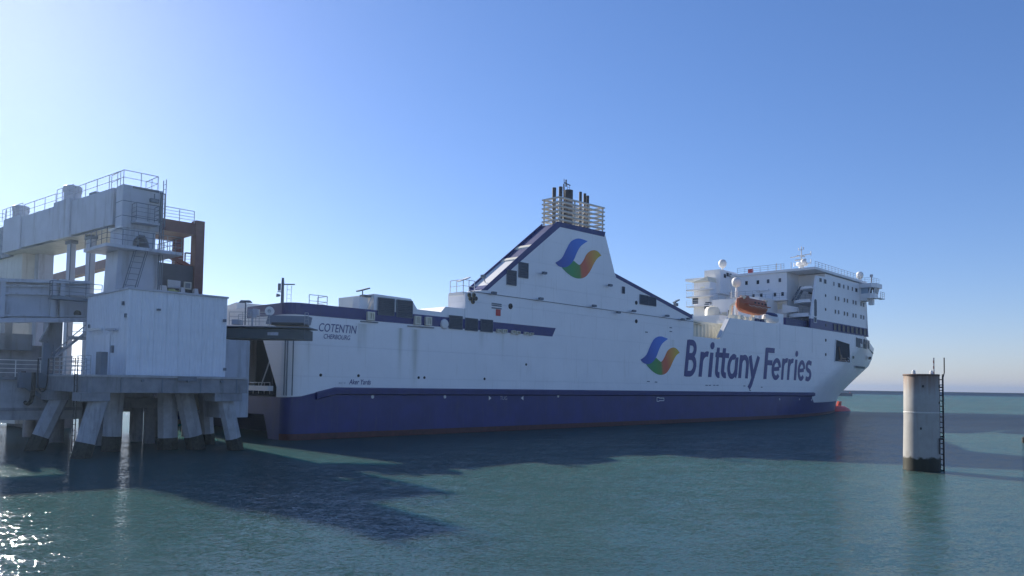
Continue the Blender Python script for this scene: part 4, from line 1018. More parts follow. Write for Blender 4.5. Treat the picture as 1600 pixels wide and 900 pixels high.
for p in ((SS0, TS), (SS1, TS)): mb.box(p[0]-.05, p[0]+.05, p[1]-.06, p[1]+.06, zs_bot, zs_top-.01 if p[0] == SS0 else zs_top2-.01)
mb.build('corner_trim', SHED, shed)
# fittings on the shed's left face
lf = lambda x, y: px(x, y, s=SS0)
d0_, d1_ = lf(146, 590), lf(174, 523)
mb = MB(); mb.box(SS0-.09, SS0-.03, d1_[1], d0_[1], zs_bot+.02, d1_[2]); dr = mb.build('door', SHED, shed)
c = lf(178, 545); mb = MB(); mb.box(SS0-.16, SS0-.03, c[1]-.12, c[1]+.12, c[2]-.25, c[2]+.2); mb.build('control_box', GREYD, shed)
for xa, xb, y in ((144, 163, 515.5), (173, 187, 515.5)):
    a_, b_ = lf(xa, y), lf(xb, y); mb = MB(); mb.bar((SS0-.25, a_[1], a_[2]), (SS0-.25, b_[1], b_[2]+.03), .16, .14); mb.bar((SS0-.25, (a_[1]+b_[1])/2, a_[2]), (SS0, (a_[1]+b_[1])/2, a_[2]+.05), .06, .06); mb.build('strip_lamp', SIGNW if xa == 144 else GREY, shed)
for x, y in ((198, 493), (141, 510), (194, 474)):
    c = lf(x, y); MB().box(SS0-.12, SS0-.02, c[1]-.1, c[1]+.1, c[2]-.12, c[2]+.12).build('junction_box', GREYD, shed)
c = px(247, 484, t=TS); MB().box(c[0]-.1, c[0]+.1, TS-.2, TS-.02, c[2]-.06, c[2]+.06).build('junction_box', GREYD, shed)
for y in (501, 577): c = px(350.5, y, t=TS); MB().box(c[0]-.1, c[0]+.05, TS-.2, TS-.02, c[2]-.09, c[2]+.09).build('junction_box', GREYD, shed)

# ------------------------------------------------------------------ concrete dolphin (platform)
zp = zs_bot-.02
sR = px(387, 600, t=TS-.9)[0]
sL = SS0-2.2
zpb = px(250, 614, t=TS-.9)[2]
plat = thing('dolphin_platform', 'concrete dolphin platform on raked piles under the metal shed', 'platform', (SS0, TS, 0))
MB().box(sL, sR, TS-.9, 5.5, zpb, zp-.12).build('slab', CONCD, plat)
MB().box(sL-.1, sR-.15, TS-1.0, 5.5, zp-.13+.012, zp).build('deck_edge', CONC, plat)
for i in range(4):
    s_ = sL+1.6+i*(sR-sL-2.4)/3; MB().box(s_-.04, s_+.04, TS-.93, TS-.9, zpb+.02, zp-.14).build('form_joint', GREYD, plat)
for s_ in (SS0+.6, SS0+3.4, SS0+5.6): MB().tube((s_, TS-1.05, zp-.3), (s_, TS-.85, zp-.3), .09, n=10).build('drain_spout', GREYD, plat)
MB().box(SS0+2.7, SS0+3.9, TS-1.03, TS-1.0, zp-.3, zp-.02).build('bearing_plate', GREYD, plat)
def cap(x0, x1, y0, y1, t):
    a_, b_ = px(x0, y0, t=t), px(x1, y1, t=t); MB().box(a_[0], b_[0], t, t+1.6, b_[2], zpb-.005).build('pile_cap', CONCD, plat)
cap(127, 172, 612, 627, TS-.85); cap(336, 378, 612, 627, TS-.85); cap(76, 108, 612, 625, TS+6.0)
def pile(xt, yt, xb, yb, r, t, weed=True, lean=0.0):
    a_ = px(xt, yt, t=t); b_ = px(xb, yb, t=t-lean)
    A = Vector(a_); B = Vector(b_); d = B-A; k1 = (0.75+random.uniform(0, .3)-A.z)/d.z; k2 = (-1.0-A.z)/d.z
    mb = MB(); r *= .88; mb.tube(A, A+d*k1, r, n=8); mb.cur = 1; mb.tube(A+d*k1, A+d*k2, r*1.03, n=8)
    mb.build('pile', [CONC, WEED], plat)
pile(155, 622, 134, 690, .62, TS-.1); pile(351, 622, 366, 692, .6, TS-.1)
pile(180, 612, 174, 690, .65, TS+3.5); pile(262, 610, 262, 686, .75, TS+3); pile(287, 610, 302, 680, .7, TS+2.0)
pile(95, 618, 60, 690, .6, TS+6.6); pile(320, 612, 325, 690, .55, TS+5.5)
# fender panel / pillar at the end of the dolphin
tp_ = TS+1.2
a_, b_ = px(347, 530, t=tp_), px(387, 652, t=tp_)
pil = MB().box(a_[0], b_[0], tp_, tp_+2.2, b_[2], a_[2])
pillar = solo(pil, 'fender_pillar', GREY, 'tall grey steel pillar between the shed and the ferry stern', 'pillar', ((a_[0]+b_[0])/2, tp_+1.1, b_[2]))
# cream gearbox-like units under the slab
mb = MB(); a_, b_ = px(295, 615, t=TS+6), px(313, 640, t=TS+6); mb.box(a_[0], b_[0], TS+6, TS+8, b_[2], a_[2]); mb.cur = 0
a2, b2 = px(315, 625, t=TS+6), px(336, 638, t=TS+6); mb.side([(a2[0], a2[2]), (b2[0]-.15, a2[2]), (b2[0], b2[2]), (a2[0], b2[2])], TS+6, TS+8); mb.box(a2[0], a2[0]+.35, TS+6, TS+7, a2[2], a_[2])
solo(mb, 'fender_unit', CREAM, 'cream coloured box units hanging in shade under the platform slab', 'fender', ((a_[0]+b2[0])/2, TS+7, b_[2]))
# platform railing, left part
zr0 = zp
rl = MB(); rl.rail([(SS0-.4, TB-1.5, zr0), (SS0-2.0, TB-1.5, zr0)], 1.1, 4, .9, .025); p0_ = px(192, 583, s=SS0-2.0); rl.rail([(SS0-2.0, TS+.1, zr0), (SS0-2.0, 5.3, zr0)], 1.15, 4, 1.2, .03); rl.build('railing', STEELGREY, plat)
c = px(156, 568, s=SS0-1.4); mb = MB(); mb.box(SS0-1.5, SS0-1.1, c[1]-.4, c[1]+.4, zp, c[2]+.7); solo(mb, 'control_cabinet', GREYD, 'dark control cabinet on the platform by the shed door', 'cabinet', (SS0-1.3, c[1], zp))
# ladder down to the water
c = px(118, 640, s=sL-.1)
mb = MB(); mb.ladder((sL-.15, c[1], .2), (sL-.15, c[1], zp+1.0), .5, (0, 1, 0), .32, .03)
solo(mb, 'boarding_ladder', LADDER, 'thin steel ladder from the platform down to the water', 'ladder', (sL-.15, c[1], .2))
# hanging hoses
def hose(x0, y0, x1, y1, ylow, s, r, lab, nm='cable_loop'):
    a_, b_ = px(x0, y0, s=s), px(x1, y1, s=s); zl = px((x0+x1)/2, ylow, s=s)[2]; pts = []
    for i in range(17):
        u = i/16; e = math.sin(math.pi*u)**.35
        pts.append((s, a_[1]+(b_[1]-a_[1])*(.5-.5*math.cos(math.pi*u)), (a_[2]+(b_[2]-a_[2])*u)*(1-e)+zl*e))
    mb = MB(); mb.path(pts, r, 7); return solo(mb, nm, BLACK, lab, 'hose', (s, (a_[1]+b_[1])/2, zl-r))
hose(37, 580, 53, 582, 631, sL-1.0, .13, 'thick black hose loop hanging below the linkspan railing', 'hose_loop')
hose(5, 585, 17, 585, 602, sL-.6, .1, 'short black hose loop at the left edge of the picture', 'hose_loop')
hose(60, 560, 76, 560, 612, sL-.8, .04, 'thin grey cable loop beside the thick black hose', 'cable_loop')

# ------------------------------------------------------------------ cantilever access bridge (faces the camera)
Dg = 55.5
def gp(x, y, d=Dg): return px(x, y, d=d)
def wbox(mb, x0, x1, y0, y1, d0, d1):
    """box whose front is square to the picture at world depth d0: pixel extents there"""
    a_, b_ = to_world(gp(x0, y0, d0)), to_world(gp(x1, y1, d0)); pts = []
    za, zb = b_.z, a_.z
    for z in (za, zb): pts.append([to_frame((a_.x, d0, z)), to_frame((b_.x, d0, z)), to_frame((b_.x, d1, z)), to_frame((a_.x, d1, z))])
    return mb.hexa(pts[0], pts[1])
base = gp(360, 531); walk = thing('access_bridge', 'dark green cantilever access bridge reaching over the ferry stern', 'access bridge', base)
wbox(MB(), 344, 475, 512.5, 530, Dg, Dg+2.4).build('girder', mat('bridge_green', (.055, .075, .085), .55, var=.15), walk)
wbox(MB(), 342, 481, 508.5, 512.3, Dg-.25, Dg+2.6).build('deck_plate', GREYD, walk)
mb = MB()
a_ = to_world(gp(406, 507, Dg+.3)); 
wa, wb_, wc, wd_ = [to_world(gp(x, y, Dg+.3)) for x, y in ((415, 506), (478, 506), (481, 494), (419, 492.5))]
fr = [wa, wb_, wc, wd_]; mb.hexa([to_frame(v) for v in fr], [to_frame((v.x, v.y+1.3, v.z)) for v in fr]); mb.build('tilted_panel', mat('panel_slate', (.16, .19, .25), .5, var=.1), walk)
mb = MB(); wbox(mb, 424, 474, 503.5, 508.4, Dg+.2, Dg+1.8); mb.build('panel_base', BLACK, walk)
mb = MB(); wp = lambda x, y, d=Dg-.15: gp(x, y, d)
mb.rail([wp(476, 508.5), wp(481.5, 509)], .92, 4, .25, .022); mb.rail([wp(372, 508), wp(421, 508.4)], .75, 3, .8, .022); mb.rail([wp(358, 508, Dg+2.4), wp(420, 508.5, Dg+2.4)], 1.0, 3, .9, .022); mb.build('railing', STEELGREY, walk)
wc_ = to_world(gp(421, 486, Dg+.5)); mb = MB(); cc = to_frame(wc_)
def disc(mb, wcen, r, depth, n=16):
    A = [to_frame((wcen.x+r*math.cos(2*math.pi*i/n), wcen.y, wcen.z+r*math.sin(2*math.pi*i/n))) for i in range(n)]
    B = [to_frame((wcen.x+.8*r*math.cos(2*math.pi*i/n), wcen.y+depth, wcen.z+.8*r*math.sin(2*math.pi*i/n))) for i in range(n)]
    mb.hexa(A, B)
disc(mb, wc_, .34, .3); mb.tube(cc, to_frame((wc_.x-.05, wc_.y, wc_.z-1.1)), .05); mb.cur = 1; disc(mb, Vector((wc_.x, wc_.y-.04, wc_.z)), .14, .03)
mb.build('searchlight', [SIGNW, STEELGREY], walk)
mb = MB()
for x0, x1, y0, y1 in ((388, 393, 483, 494), (395, 400, 482, 496), (400.5, 404, 483, 493)): wbox(mb, x0, x1, y0, y1, Dg+.8, Dg+1.1)
wbox(mb, 393, 395, 484, 509, Dg+.9, Dg+1.0); mb.build('signal_box', GREY, walk)
mb = MB(); wbox(mb, 362, 374, 499, 507, Dg+.4, Dg+1.2); mb.build('winch_box', GREY, walk)
mb = MB(); wbox(mb, 418, 434.5, 519, 524, Dg-.03, Dg); mb.build('sign_plate', GREY, walk)
mb = MB(); c = gp(384, 471, Dg+2); cw = to_world(c)
mb.tube(to_frame((cw.x, cw.y, to_world(gp(384, 508, Dg+2)).z)), c, .05)
for dx in (-.28, .28): mb.hexa([to_frame((cw.x+dx-.2, cw.y-.15, cw.z-.1)), to_frame((cw.x+dx+.2, cw.y-.15, cw.z-.1)), to_frame((cw.x+dx+.2, cw.y+.15, cw.z-.1)), to_frame((cw.x+dx-.2, cw.y+.15, cw.z-.1))], [to_frame((cw.x+dx*.6-.15, cw.y-.15, cw.z+.08)), to_frame((cw.x+dx*.6+.15, cw.y-.15, cw.z+.08)), to_frame((cw.x+dx*.6+.15, cw.y+.15, cw.z+.08)), to_frame((cw.x+dx*.6-.15, cw.y+.15, cw.z+.08))])
mb.build('lamp_post', GREYD, walk)

# ------------------------------------------------------------------ hoist gantry
TG = 3.0; SG = px(191, 330, t=TG)[0]; SGE = px(255, 330, t=TG)[0]
zgt = px(191, 287, t=TG)[2]
ztp = px(215, 389, t=TG)[2]            # walkway level
gan = thing('hoist_gantry', 'tall pale grey linkspan hoist gantry behind the metal shed', 'gantry', (SG+1, TG+1, 0))
zhb = px(225, 372, t=TG)[2]
MB().box(SG, SGE, TG, TG+1.3, zhb+.6, zgt).build('tower_head', GREY, gan)
MB().box(SG+.45, SGE-.2, TG+1.31, TG+2.58, zhb+.3, zgt-.1).build('tower_joint', GREYD, gan)  # shading of the recessed strip put into the darker grey
mb = MB(); p1, p2, p3, p4 = px(187, 386, t=TG), px(249, 386, t=TG), px(249, 470, t=TG), px(180, 470, t=TG)
zb_ = 3.31; k_ = (p4[2]-zb_)/(p1[2]-p4[2])
mb.side([(p1[0], ztp+.01), (p2[0], ztp+.01), (p3[0]-.1, zb_), (p4[0]-k_*(p1[0]-p4[0])*1.0, zb_)], TG+.2, TG+2.6); mb.build('tower_leg', GREY, gan)
mb = MB(); s0, s1 = SG+.1, SGE-.1
mb.box(s0, s0+.75, TG+.1, TG+2.5, ztp, zhb+.6); mb.box(s1-.8, s1-.35, TG+.1, TG+2.5, ztp, zhb+.6); mb.box(s0+.75, s1-.8, TG+1.9, TG+2.4, ztp, zhb+.3); mb.side([(s0+.75, zhb+.6), (s0+.75, zhb-.3), (s0+1.1, zhb+.2), (s1-1.1, zhb+.2), (s1-.8, zhb-.3), (s1-.8, zhb+.6)], TG+.1, TG+2.5)
mb.build('tower_neck', GREY, gan)
# walkway round the neck
w0, w1 = px(163, 389, t=TG-1), px(279, 391, t=TG-1)
mb = MB(); mb.box(SG-1.3, SGE+1.1, TG-1.0, TG+3.4, ztp-.22, ztp); mb.build('walkway', GREY, gan)
MB().rail([(SG-1.25, TG+3.3, ztp), (SG-1.25, TG-.95, ztp), (SGE+1.05, TG-.95, ztp), (SGE+1.05, TG+3.3, ztp)], 1.1, 3, 1.0, .028).build('walkway_railing', GREYD, gan)
# balcony on the head
a_, b_ = px(212, 343, t=TG-.9), px(250, 343, t=TG-.9); zbb = a_[2]
MB().box(a_[0], b_[0], TG-.9, TG-.01, zbb-.15, zbb).build('balcony', GREY, gan)
MB().rail([(a_[0]+.05, TG, zbb), (a_[0]+.05, TG-.85, zbb), (b_[0]-.05, TG-.85, zbb), (b_[0]-.05, TG, zbb)], 1.25, 4, .9, .028).build('balcony_railing', GREYD, gan)
MB().ladder((SGE+.25, TG+.5, zbb), (SGE+.25, TG+.5, zgt+1), .5, (0, 1, 0), .35, .03).build('cage_ladder', GREYD, gan)
mb = MB(); c = px(228, 296, t=TG); mb.box(c[0]-.9, c[0]+.9, TG-.1, TG-.01, c[2]-.08, c[2]+.06); mb.build('head_plate', GREYD, gan)
MB().rail([(SG+.05, TG+2.5, zgt), (SG+.05, TG+.1, zgt), (SGE-.4, TG+.1, zgt), (SGE-.4, TG+2.4, zgt)], 1.05, 2, 1.4, .028).build('head_railing', STEELGREY, gan)
mb = MB()
for s_, r_ in ((SGE-.22, .06), (SGE-.08, .045), (SGE+.05, .035)): mb.path([(s_, TG-.08, zbb-6), (s_, TG-.08, zgt-.2), (s_-.1, TG+.6, zgt+.12)], r_)
mb.build('conduit', GREYD, gan)
mb = MB(); c = px(240, 314, t=TG); mb.box(c[0]-.3, c[0]+.3, TG-.3, TG-.01, c[2]-.15, c[2]+.12); mb.tube((c[0], TG-.15, c[2]+.1), (c[0], TG-.15, c[2]+.5), .04); mb.build('lamp', GREYD, gan)
mb = MB(); c0, c1 = px(171, 360, s=SG-.1), px(190, 354, s=SG-.1); mb.bar(c0, c1, .14, .1); mb.build('strip_lamp', SIGNW, gan)
mb = MB()
for z_ in (zhb+1.4, zgt-1.2): mb.box(SG-.012, SG, TG+.02, TG+1.28, z_, z_+.05); mb.box(SG+.02, SGE-.02, TG-.012, TG, z_, z_+.05)
mb.build('weld_seam', GREYD, gan)
# stair down the leg
a_, b_ = px(219, 392, t=TG-.3), px(200, 455, t=TG-.3); mb = MB(); mb.ladder(a_, b_, .8, (1, 0, 0), .4, .04); mb.path([(a_[0]-.4, TG-.9, a_[2]+.3), (b_[0]-.4, TG-.9, b_[2]+.3)], .03); mb.path([(a_[0]+.4, TG-.9, a_[2]+.3), (b_[0]+.4, TG-.9, b_[2]+.3)], .03)
mb.build('stair', GREYD, gan)
# box girder along t
sg = SG+.25; SKEW = 0.0956; TK = TG+2.6
def pg(x, y, s):
    """pixel on the girder's skewed plane, in unskewed coordinates"""
    a0, a1 = px(x, y, t=TK), px(x, y, t=TK+10)
    f0, f1 = a0[0]-s, a1[0]+SKEW*10-s
    k_ = f0/(f0-f1); return (s, TK+10*k_, a0[2]+(a1[2]-a0[2])*k_)
g = lambda x, y: pg(x, y, s=sg)
tA, tB = TG+2.6, g(7, 360)[1]
zgT = lambda x, y: g(x, y)[2]
zt_a, zb_a = zgT(178, 293), zgT(178, 350)
t_step0, t_step1 = g(112, 320)[1], g(86, 330)[1]
tk = [tA, t_step0, t_step1, tB]
zt2 = zgT(60, 338); zt3 = zgT(100, 316); zb3 = zgT(110, 371); zb2 = zgT(28, 391)
GD = 3.2
def seg(t0, t1, zt_, zb__, nm, dz=0): return MB().box(sg-dz, sg+GD, t0, t1, zb__, zt_).build(nm, GREY, gan)
seg(tA, t_step0, zt_a, zb_a, 'girder_section', .0); seg(t_step0, t_step1, zt_a+.25, zb_a-.12, 'girder_section', .12); seg(t_step1, tB-4, zt_a, zb_a, 'girder_section', .0); seg(tB-4, tB, zt_a+.2, zb_a-.1, 'girder_section', .1)
MB().box(sg+.15, sg+GD-.1, tA+.1, tB-.1, zb_a-.16, zb_a-.125).build('girder_soffit', UNDER, gan)
MB().rail([(sg+.1, tA-1, zt_a+.02), (sg+.1, t_step0-.2, zt_a+.02)], 1.05, 2, 1.9, .028).build('girder_railing', STEELGREY, gan)
MB().rail([(sg+.1, t_step0, zt_a+.27), (sg+.1, t_step1, zt_a+.27)], 1.1, 3, 1.0, .028).build('girder_railing', STEELGREY, gan)
MB().rail([(sg+.1, t_step1+.2, zt_a+.02), (sg+.1, tB-4.2, zt_a+.02)], 1.05, 2, 1.9, .028).build('girder_railing', STEELGREY, gan)
MB().rail([(sg+.1, tB-3.8, zt_a+.22), (sg+.1, tB+1, zt_a+.22)], 1.05, 3, 1.0, .028).build('girder_railing', STEELGREY, gan)
for x0, yt, r in ((114, 291.5, .66), (33, 322.5, .66)):
    c = pg(x0, yt, s=sg+1.3); mb = MB(); mb.lathe((sg+1.3, c[1], zt_a), [(r*.97, .02), (r*.97, c[2]-zt_a-.55), (r*1.04, c[2]-zt_a-.5), (r*1.04, c[2]-zt_a-.06), (r*.9, c[2]-zt_a)], 20); mb.build('drive_housing', GREY, gan, smooth=30)
for x0, x1, yt in ((133, 157, 296), (50, 70, 327)):
    a_, b_ = pg(x0, yt, s=sg+1.2), pg(x1, yt, s=sg+1.2); MB().box(sg+1.2, sg+2.0, (a_[1]+b_[1])/2-.5, (a_[1]+b_[1])/2+.6, zt_a+.02, b_[2]).build('drive_motor', GREYD, gan)
MB().box(sg+.5, sg+GD, tB+.02, tB+6, zb_a-.3, zt_a-.1).build('far_head', GREYD, gan)
# end ladder at the far end
MB().ladder((sg-.1, tB+.5, zb_a-.5), (sg-.1, tB+.5, zt_a+1.2), .6, (1, 0, 0), .35, .03).build('cage_ladder', GREYD, gan)
# guide columns and far tower
for xa, xb in ((104, 118.5), (134, 147)):
    a_, b_ = pg(xa, 400, s=sg+.6), pg(xb, 400, s=sg+.6); tc_ = a_[1]-.45; a_ = (0, tc_+.45); b_ = (0, tc_-.4); mb = MB(); mb.box(sg+.6, sg+.95, b_[1], a_[1], 4, zb_a-.1); mb.build('guide_column', GREY, gan)
    mb = MB(); mb.box(sg+.5, sg+1.05, b_[1]-.12, a_[1]+.12, zb_a-.45, zb_a-.17); mb.tube((sg+.5, b_[1]-.15, 7), (sg+.5, b_[1]-.15, zb_a-.5), .04); mb.build('column_collar', GREYD, gan)
a_, b_ = pg(-40, 420, s=sg+.8), pg(34, 420, s=sg+.8)
MB().box(sg+.8, sg+3, b_[1], a_[1], 0.5, zb_a-.17).build('far_tower', UNDER, gan)
a_, b_ = pg(37, 420, s=sg+1.8), pg(60, 420, s=sg+1.8); MB().box(sg+1.8, sg+3, b_[1], a_[1], 2, zb_a-.17).build('far_column', GREY, gan)
mb = MB(); c = pg(70, 408, s=sg+3); mb.tube((sg+3, c[1], c[2]-1.2), (sg+3, c[1], c[2]), .06); mb.cbox((sg+3, c[1]-.4, c[2]), (.4, .9, .25)); mb.rail([(sg+3, c[1]+.6, c[2]-1.4), (sg+3, c[1]-.3, c[2]-1.4)], 1.2, 3, .6, .04); mb.build('floodlight', GREYD, gan)

for ch in gan.children:
    for v in ch.data.vertices:
        tt = v.co.y+gan['_o'][1]
        if tt > TK: v.co.x -= SKEW*(tt-TK)

# ------------------------------------------------------------------ brown steel frame behind the tower
TBn = TG+4.2
b_pt = lambda x, y, t=TBn: px(x, y, t=t)
post0, post1 = b_pt(305, 400)[0], b_pt(318.5, 400)[0]
zbt = b_pt(312, 345)[2]
brn = thing('brown_steel_frame', 'brown steel portal frame standing behind the pale gantry tower', 'steel frame', (post0, TBn, 3))
MB().box(post0, post1, TBn, TBn+.9, 3.01, zbt).build('post', BROWN, brn)
mb = MB(); a_ = b_pt(286, 420, TBn+3); mb.box(b_pt(274, 420, TBn+3)[0], a_[0], TBn+3, TBn+3.8, 3.01, b_pt(280, 366, TBn+3)[2]); mb.build('post', BROWN, brn)
zbm0, zbm1 = b_pt(300, 366)[2], b_pt(300, 348)[2]
MB().box(b_pt(240, 350)[0], post0-.01, TBn+.1, TBn+4.4, zbm0, zbm1).build('portal_beam', BROWN, brn)
MB().rail([(b_pt(258, 350)[0], TBn+.2, zbm1), (post0-.1, TBn+.2, zbm1)], 1.0, 4, 1.0, .03).build('beam_railing', STEELGREY, brn)
zpn = b_pt(290, 414)[2]
MB().box(b_pt(240, 430)[0], post0-.01, TBn+.3, TBn+.6, 3.01, zpn).build('side_plate', mat('slate_plate', (.05, .055, .075), .6, var=.2), brn)
mb = MB(); mb.bar(b_pt(252, 395, TBn+2), b_pt(300, 418, TBn+2), .3, .3); mb.build('brace', BROWN, brn)
MB().rail([b_pt(255, 412, TBn+2), b_pt(304, 415, TBn+2)], 1.0, 4, .9, .03).build('plate_railing', STEELGREY, brn)
c = b_pt(290, 395, TBn+2); mb = MB(); mb.tube(b_pt(289, 412, TBn+2), c, .04); mb.bar(c, (c[0]+.4, c[1], c[2]), .2, .1); mb.build('floodlight', GREYD, brn)
mb = MB(); a_, b_ = b_pt(262, 437, TBn+.2), b_pt(281, 451, TBn+.2); mb.box(a_[0], b_[0], TBn+.1, TBn+.28, b_[2], a_[2]); mb.build('grey_panel', GREY, brn)
mb = MB(); a_, b_ = b_pt(287.5, 440, TBn+.2), b_pt(298.5, 452.5, TBn+.2); mb.cur = 0; mb.box(a_[0], b_[0], TBn+.15, TBn+.28, b_[2], a_[2]); mb.cur = 1; mb.box(a_[0]+.1, b_[0]-.1, TBn+.1, TBn+.16, b_[2]+.1, a_[2]-.1); mb.build('framed_window', [UNDER, GREYD], brn)
mb = MB()
for x, y, w_, h_, mi in ((255, 452, .8, .6, 0), (268, 455, .9, .35, 1), (285, 455, .5, .6, 0), (306, 457, .5, .6, 0), (275, 457, .8, .3, 1)):
    c = b_pt(x, y, TBn-.3); mb.cur = mi; mb.hexa([(c[0]-w_/2, TBn-.5, c[2]-.8), (c[0]+w_/2, TBn-.5, c[2]-.8), (c[0]+w_/2, TBn+.05, c[2]-.8), (c[0]-w_/2, TBn+.05, c[2]-.8)], [(c[0]-w_/4, TBn-.4, c[2]+h_/2), (c[0]+w_/4, TBn-.4, c[2]+h_/2), (c[0]+w_/4, TBn+.0, c[2]+h_/2), (c[0]-w_/4, TBn+.0, c[2]+h_/2)])
mb.build('deck_gear', [GREY, GRAFF], brn)
# brown crossbeam further back
a_, b_ = px(50, 427, s=-2), px(170, 427, s=-2); zc0, zc1 = px(110, 433, s=-2)[2], px(110, 420.5, s=-2)[2]
solo(MB().box(-2, -1.2, b_[1], a_[1], zc0, zc1), 'brown_crossbeam', BROWN, 'long brown steel crossbeam seen under the gantry girder', 'beam', (-2, b_[1], zc0))

# ------------------------------------------------------------------ linkspan ramp: plated side girder, sloping down towards the ship
TL = 4.6
lp = lambda x, y, t=TL: px(x, y, t=t)
link = thing('linkspan_ramp', 'grey plated linkspan ramp girder left of the metal shed', 'ramp', (lp(70, 500)[0], TL, 3))
A0, A1, A2, A3 = lp(-60, 434.5), lp(140, 440), lp(140, 499), lp(-60, 500.5)
MB().side([(q[0], q[2]) for q in (A0, A1, A2, A3)], TL, TL+.4).build('web_plate', GREY, link)
def flange(ya, yb, h, out, nm): 
    a_, b_ = lp(-60, ya), lp(140, yb); mb = MB(); mb.hexa([(a_[0], TL-out, a_[2]), (a_[0], TL, a_[2]), (a_[0], TL, a_[2]-h), (a_[0], TL-out, a_[2]-h)], [(b_[0], TL-out, b_[2]), (b_[0], TL, b_[2]), (b_[0], TL, b_[2]-h), (b_[0], TL-out, b_[2]-h)]); return mb.build(nm, GREY, link)
flange(434, 440, .22, .5, 'flange'); flange(444, 447, .12, .25, 'stiffener'); flange(456, 460, .12, .3, 'stiffener'); flange(491, 493, .12, .25, 'stiffener'); flange(497.5, 497, .3, .55, 'flange')
for x in (3, 82, 96): 
    a_, b_ = lp(x, 437), lp(x, 496); MB().box(a_[0]-.14, a_[0]+.14, TL-.42, TL-.01, b_[2], a_[2]).build('web_stiffener', GREY, link)
a_, b_ = lp(80, 461, TL-1.2), lp(134, 471, TL-1.2)
MB().box(a_[0], b_[0]+1, TL-1.3, TL-.56, b_[2], a_[2]).build('bracket_platform', GREYD, link)
MB().rail([(a_[0]+.05, TL-.6, a_[2]), (a_[0]+.05, TL-1.25, a_[2]), (b_[0]+1, TL-1.25, a_[2])], 1.0, 3, .9, .028).build('platform_railing', GREYD, link)
c = lp(121, 490); MB().lathe((c[0], TL-.06, c[2]), [(.22, 0), (.24, .02), (.24, .06)], 14, 't').build('round_hole', DARK, link)
# struts and dark machinery under the ramp
dk = MB()
for x0, x1, y0, y1 in ((76, 96, 500, 560), (8, 18, 500, 545), (0, 50, 520, 548)):
    a_, b_ = lp(x0, y0, TL+2), lp(x1, y1, TL+2); dk.box(a_[0], b_[0], TL+2, TL+3.2, b_[2], a_[2])
dk.bar(lp(82, 505, TL+2.2), lp(66, 535, TL+2.2), .4, .4)
dk.build('ramp_support', GREYD, link)
a_, b_ = lp(-60, 535, TL+3), lp(98, 590, TL+3); MB().box(a_[0], b_[0], TL+3.2, TL+4, b_[2], a_[2]).build('rear_wall', CONCD, link)
a_, b_ = lp(-60, 500, TL+8), lp(44, 535, TL+8); MB().box(a_[0], b_[0], TL+8, TL+9, b_[2]-1, a_[2]).build('rear_girder', UNDER, link)
mb = MB(); mb.bar(lp(82, 560, TL+1), lp(140, 515, TL+1), .5, .12); mb.path([lp(82, 552, TL+.8), lp(134, 508, TL+.8)], .04); mb.rail([lp(112, 530, TL+1), lp(134, 530, TL+1)], 2.2, 4, .7, .03); mb.box(lp(110, 525, TL+1)[0], lp(136, 525, TL+1)[0], TL+.8, TL+1.6, lp(110, 530, TL+1)[2], lp(110, 525, TL+1)[2])
mb.build('access_stair', STEELGREY, link)
# pontoon-like concrete beam behind the platform, with walkway rails
TP = TB+1.0
pt = lambda x, y, t=TP: px(x, y, t=t)
a_, b_ = pt(-80, 604), pt(128, 650)
quay = thing('linkspan_pontoon', 'pale concrete linkspan pontoon low behind the platform piles', 'pontoon', (a_[0], TP, .3))
zq1, zq0 = pt(40, 594)[2], pt(40, 656)[2]
MB().box(a_[0]-8, b_[0], TP, TP+6, zq0, zq1).build('beam', CONC, quay)
MB().box(a_[0]-8, b_[0]+.2, TP-.25, TP+6, zq1+.01, zq1+.2).build('deck', CONCD, quay)
MB().box(a_[0]-8, b_[0], TP-.12, TP-.005, (zq0+zq1)/2-.1-.6, (zq0+zq1)/2-.5).build('fender_rail', CONCD, quay)
MB().rail([(a_[0]-8, TP-.15, zq1+.2), (b_[0]+.2, TP-.15, zq1+.2)], 1.1, 4, 1.5, .03).build('railing', SIGNW, quay)
mb = MB(); c = pt(62, 575, TP-.5); mb.box(c[0]-1.2, c[0]+.7, TP-.9, TP-.3, zq1-.5, zq1+.5); mb.box(c[0]+.1, c[0]+.5, TP-.8, TP-.4, zq1+.5, pt(56, 535, TP-.5)[2]); mb.box(c[0]+.7, c[0]+.8, TP-.8, TP-.7, zq1+.5, pt(70, 538, TP-.5)[2]); mb.bar((c[0]-.8, TP-.7, zq1-.4), (c[0]+.8, TP-.7, zq1-1.6), .25, .25)
mb.build('fender_bracket', GREYD, quay)
# deck behind the platform under the gantry
ldk = thing('linkspan_deck', 'dark linkspan deck in shadow behind the platform piles', 'deck', (SS0, TS+11.5, 0))
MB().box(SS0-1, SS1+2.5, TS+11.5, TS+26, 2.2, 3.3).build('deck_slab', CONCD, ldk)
for x in (SS0, SS0+4, SS0+8):
    for t in (TS+13, TS+20): MB().tube((x, t, -1), (x, t, 2.19), .45, n=10).build('leg', CONCD, ldk, smooth=40)
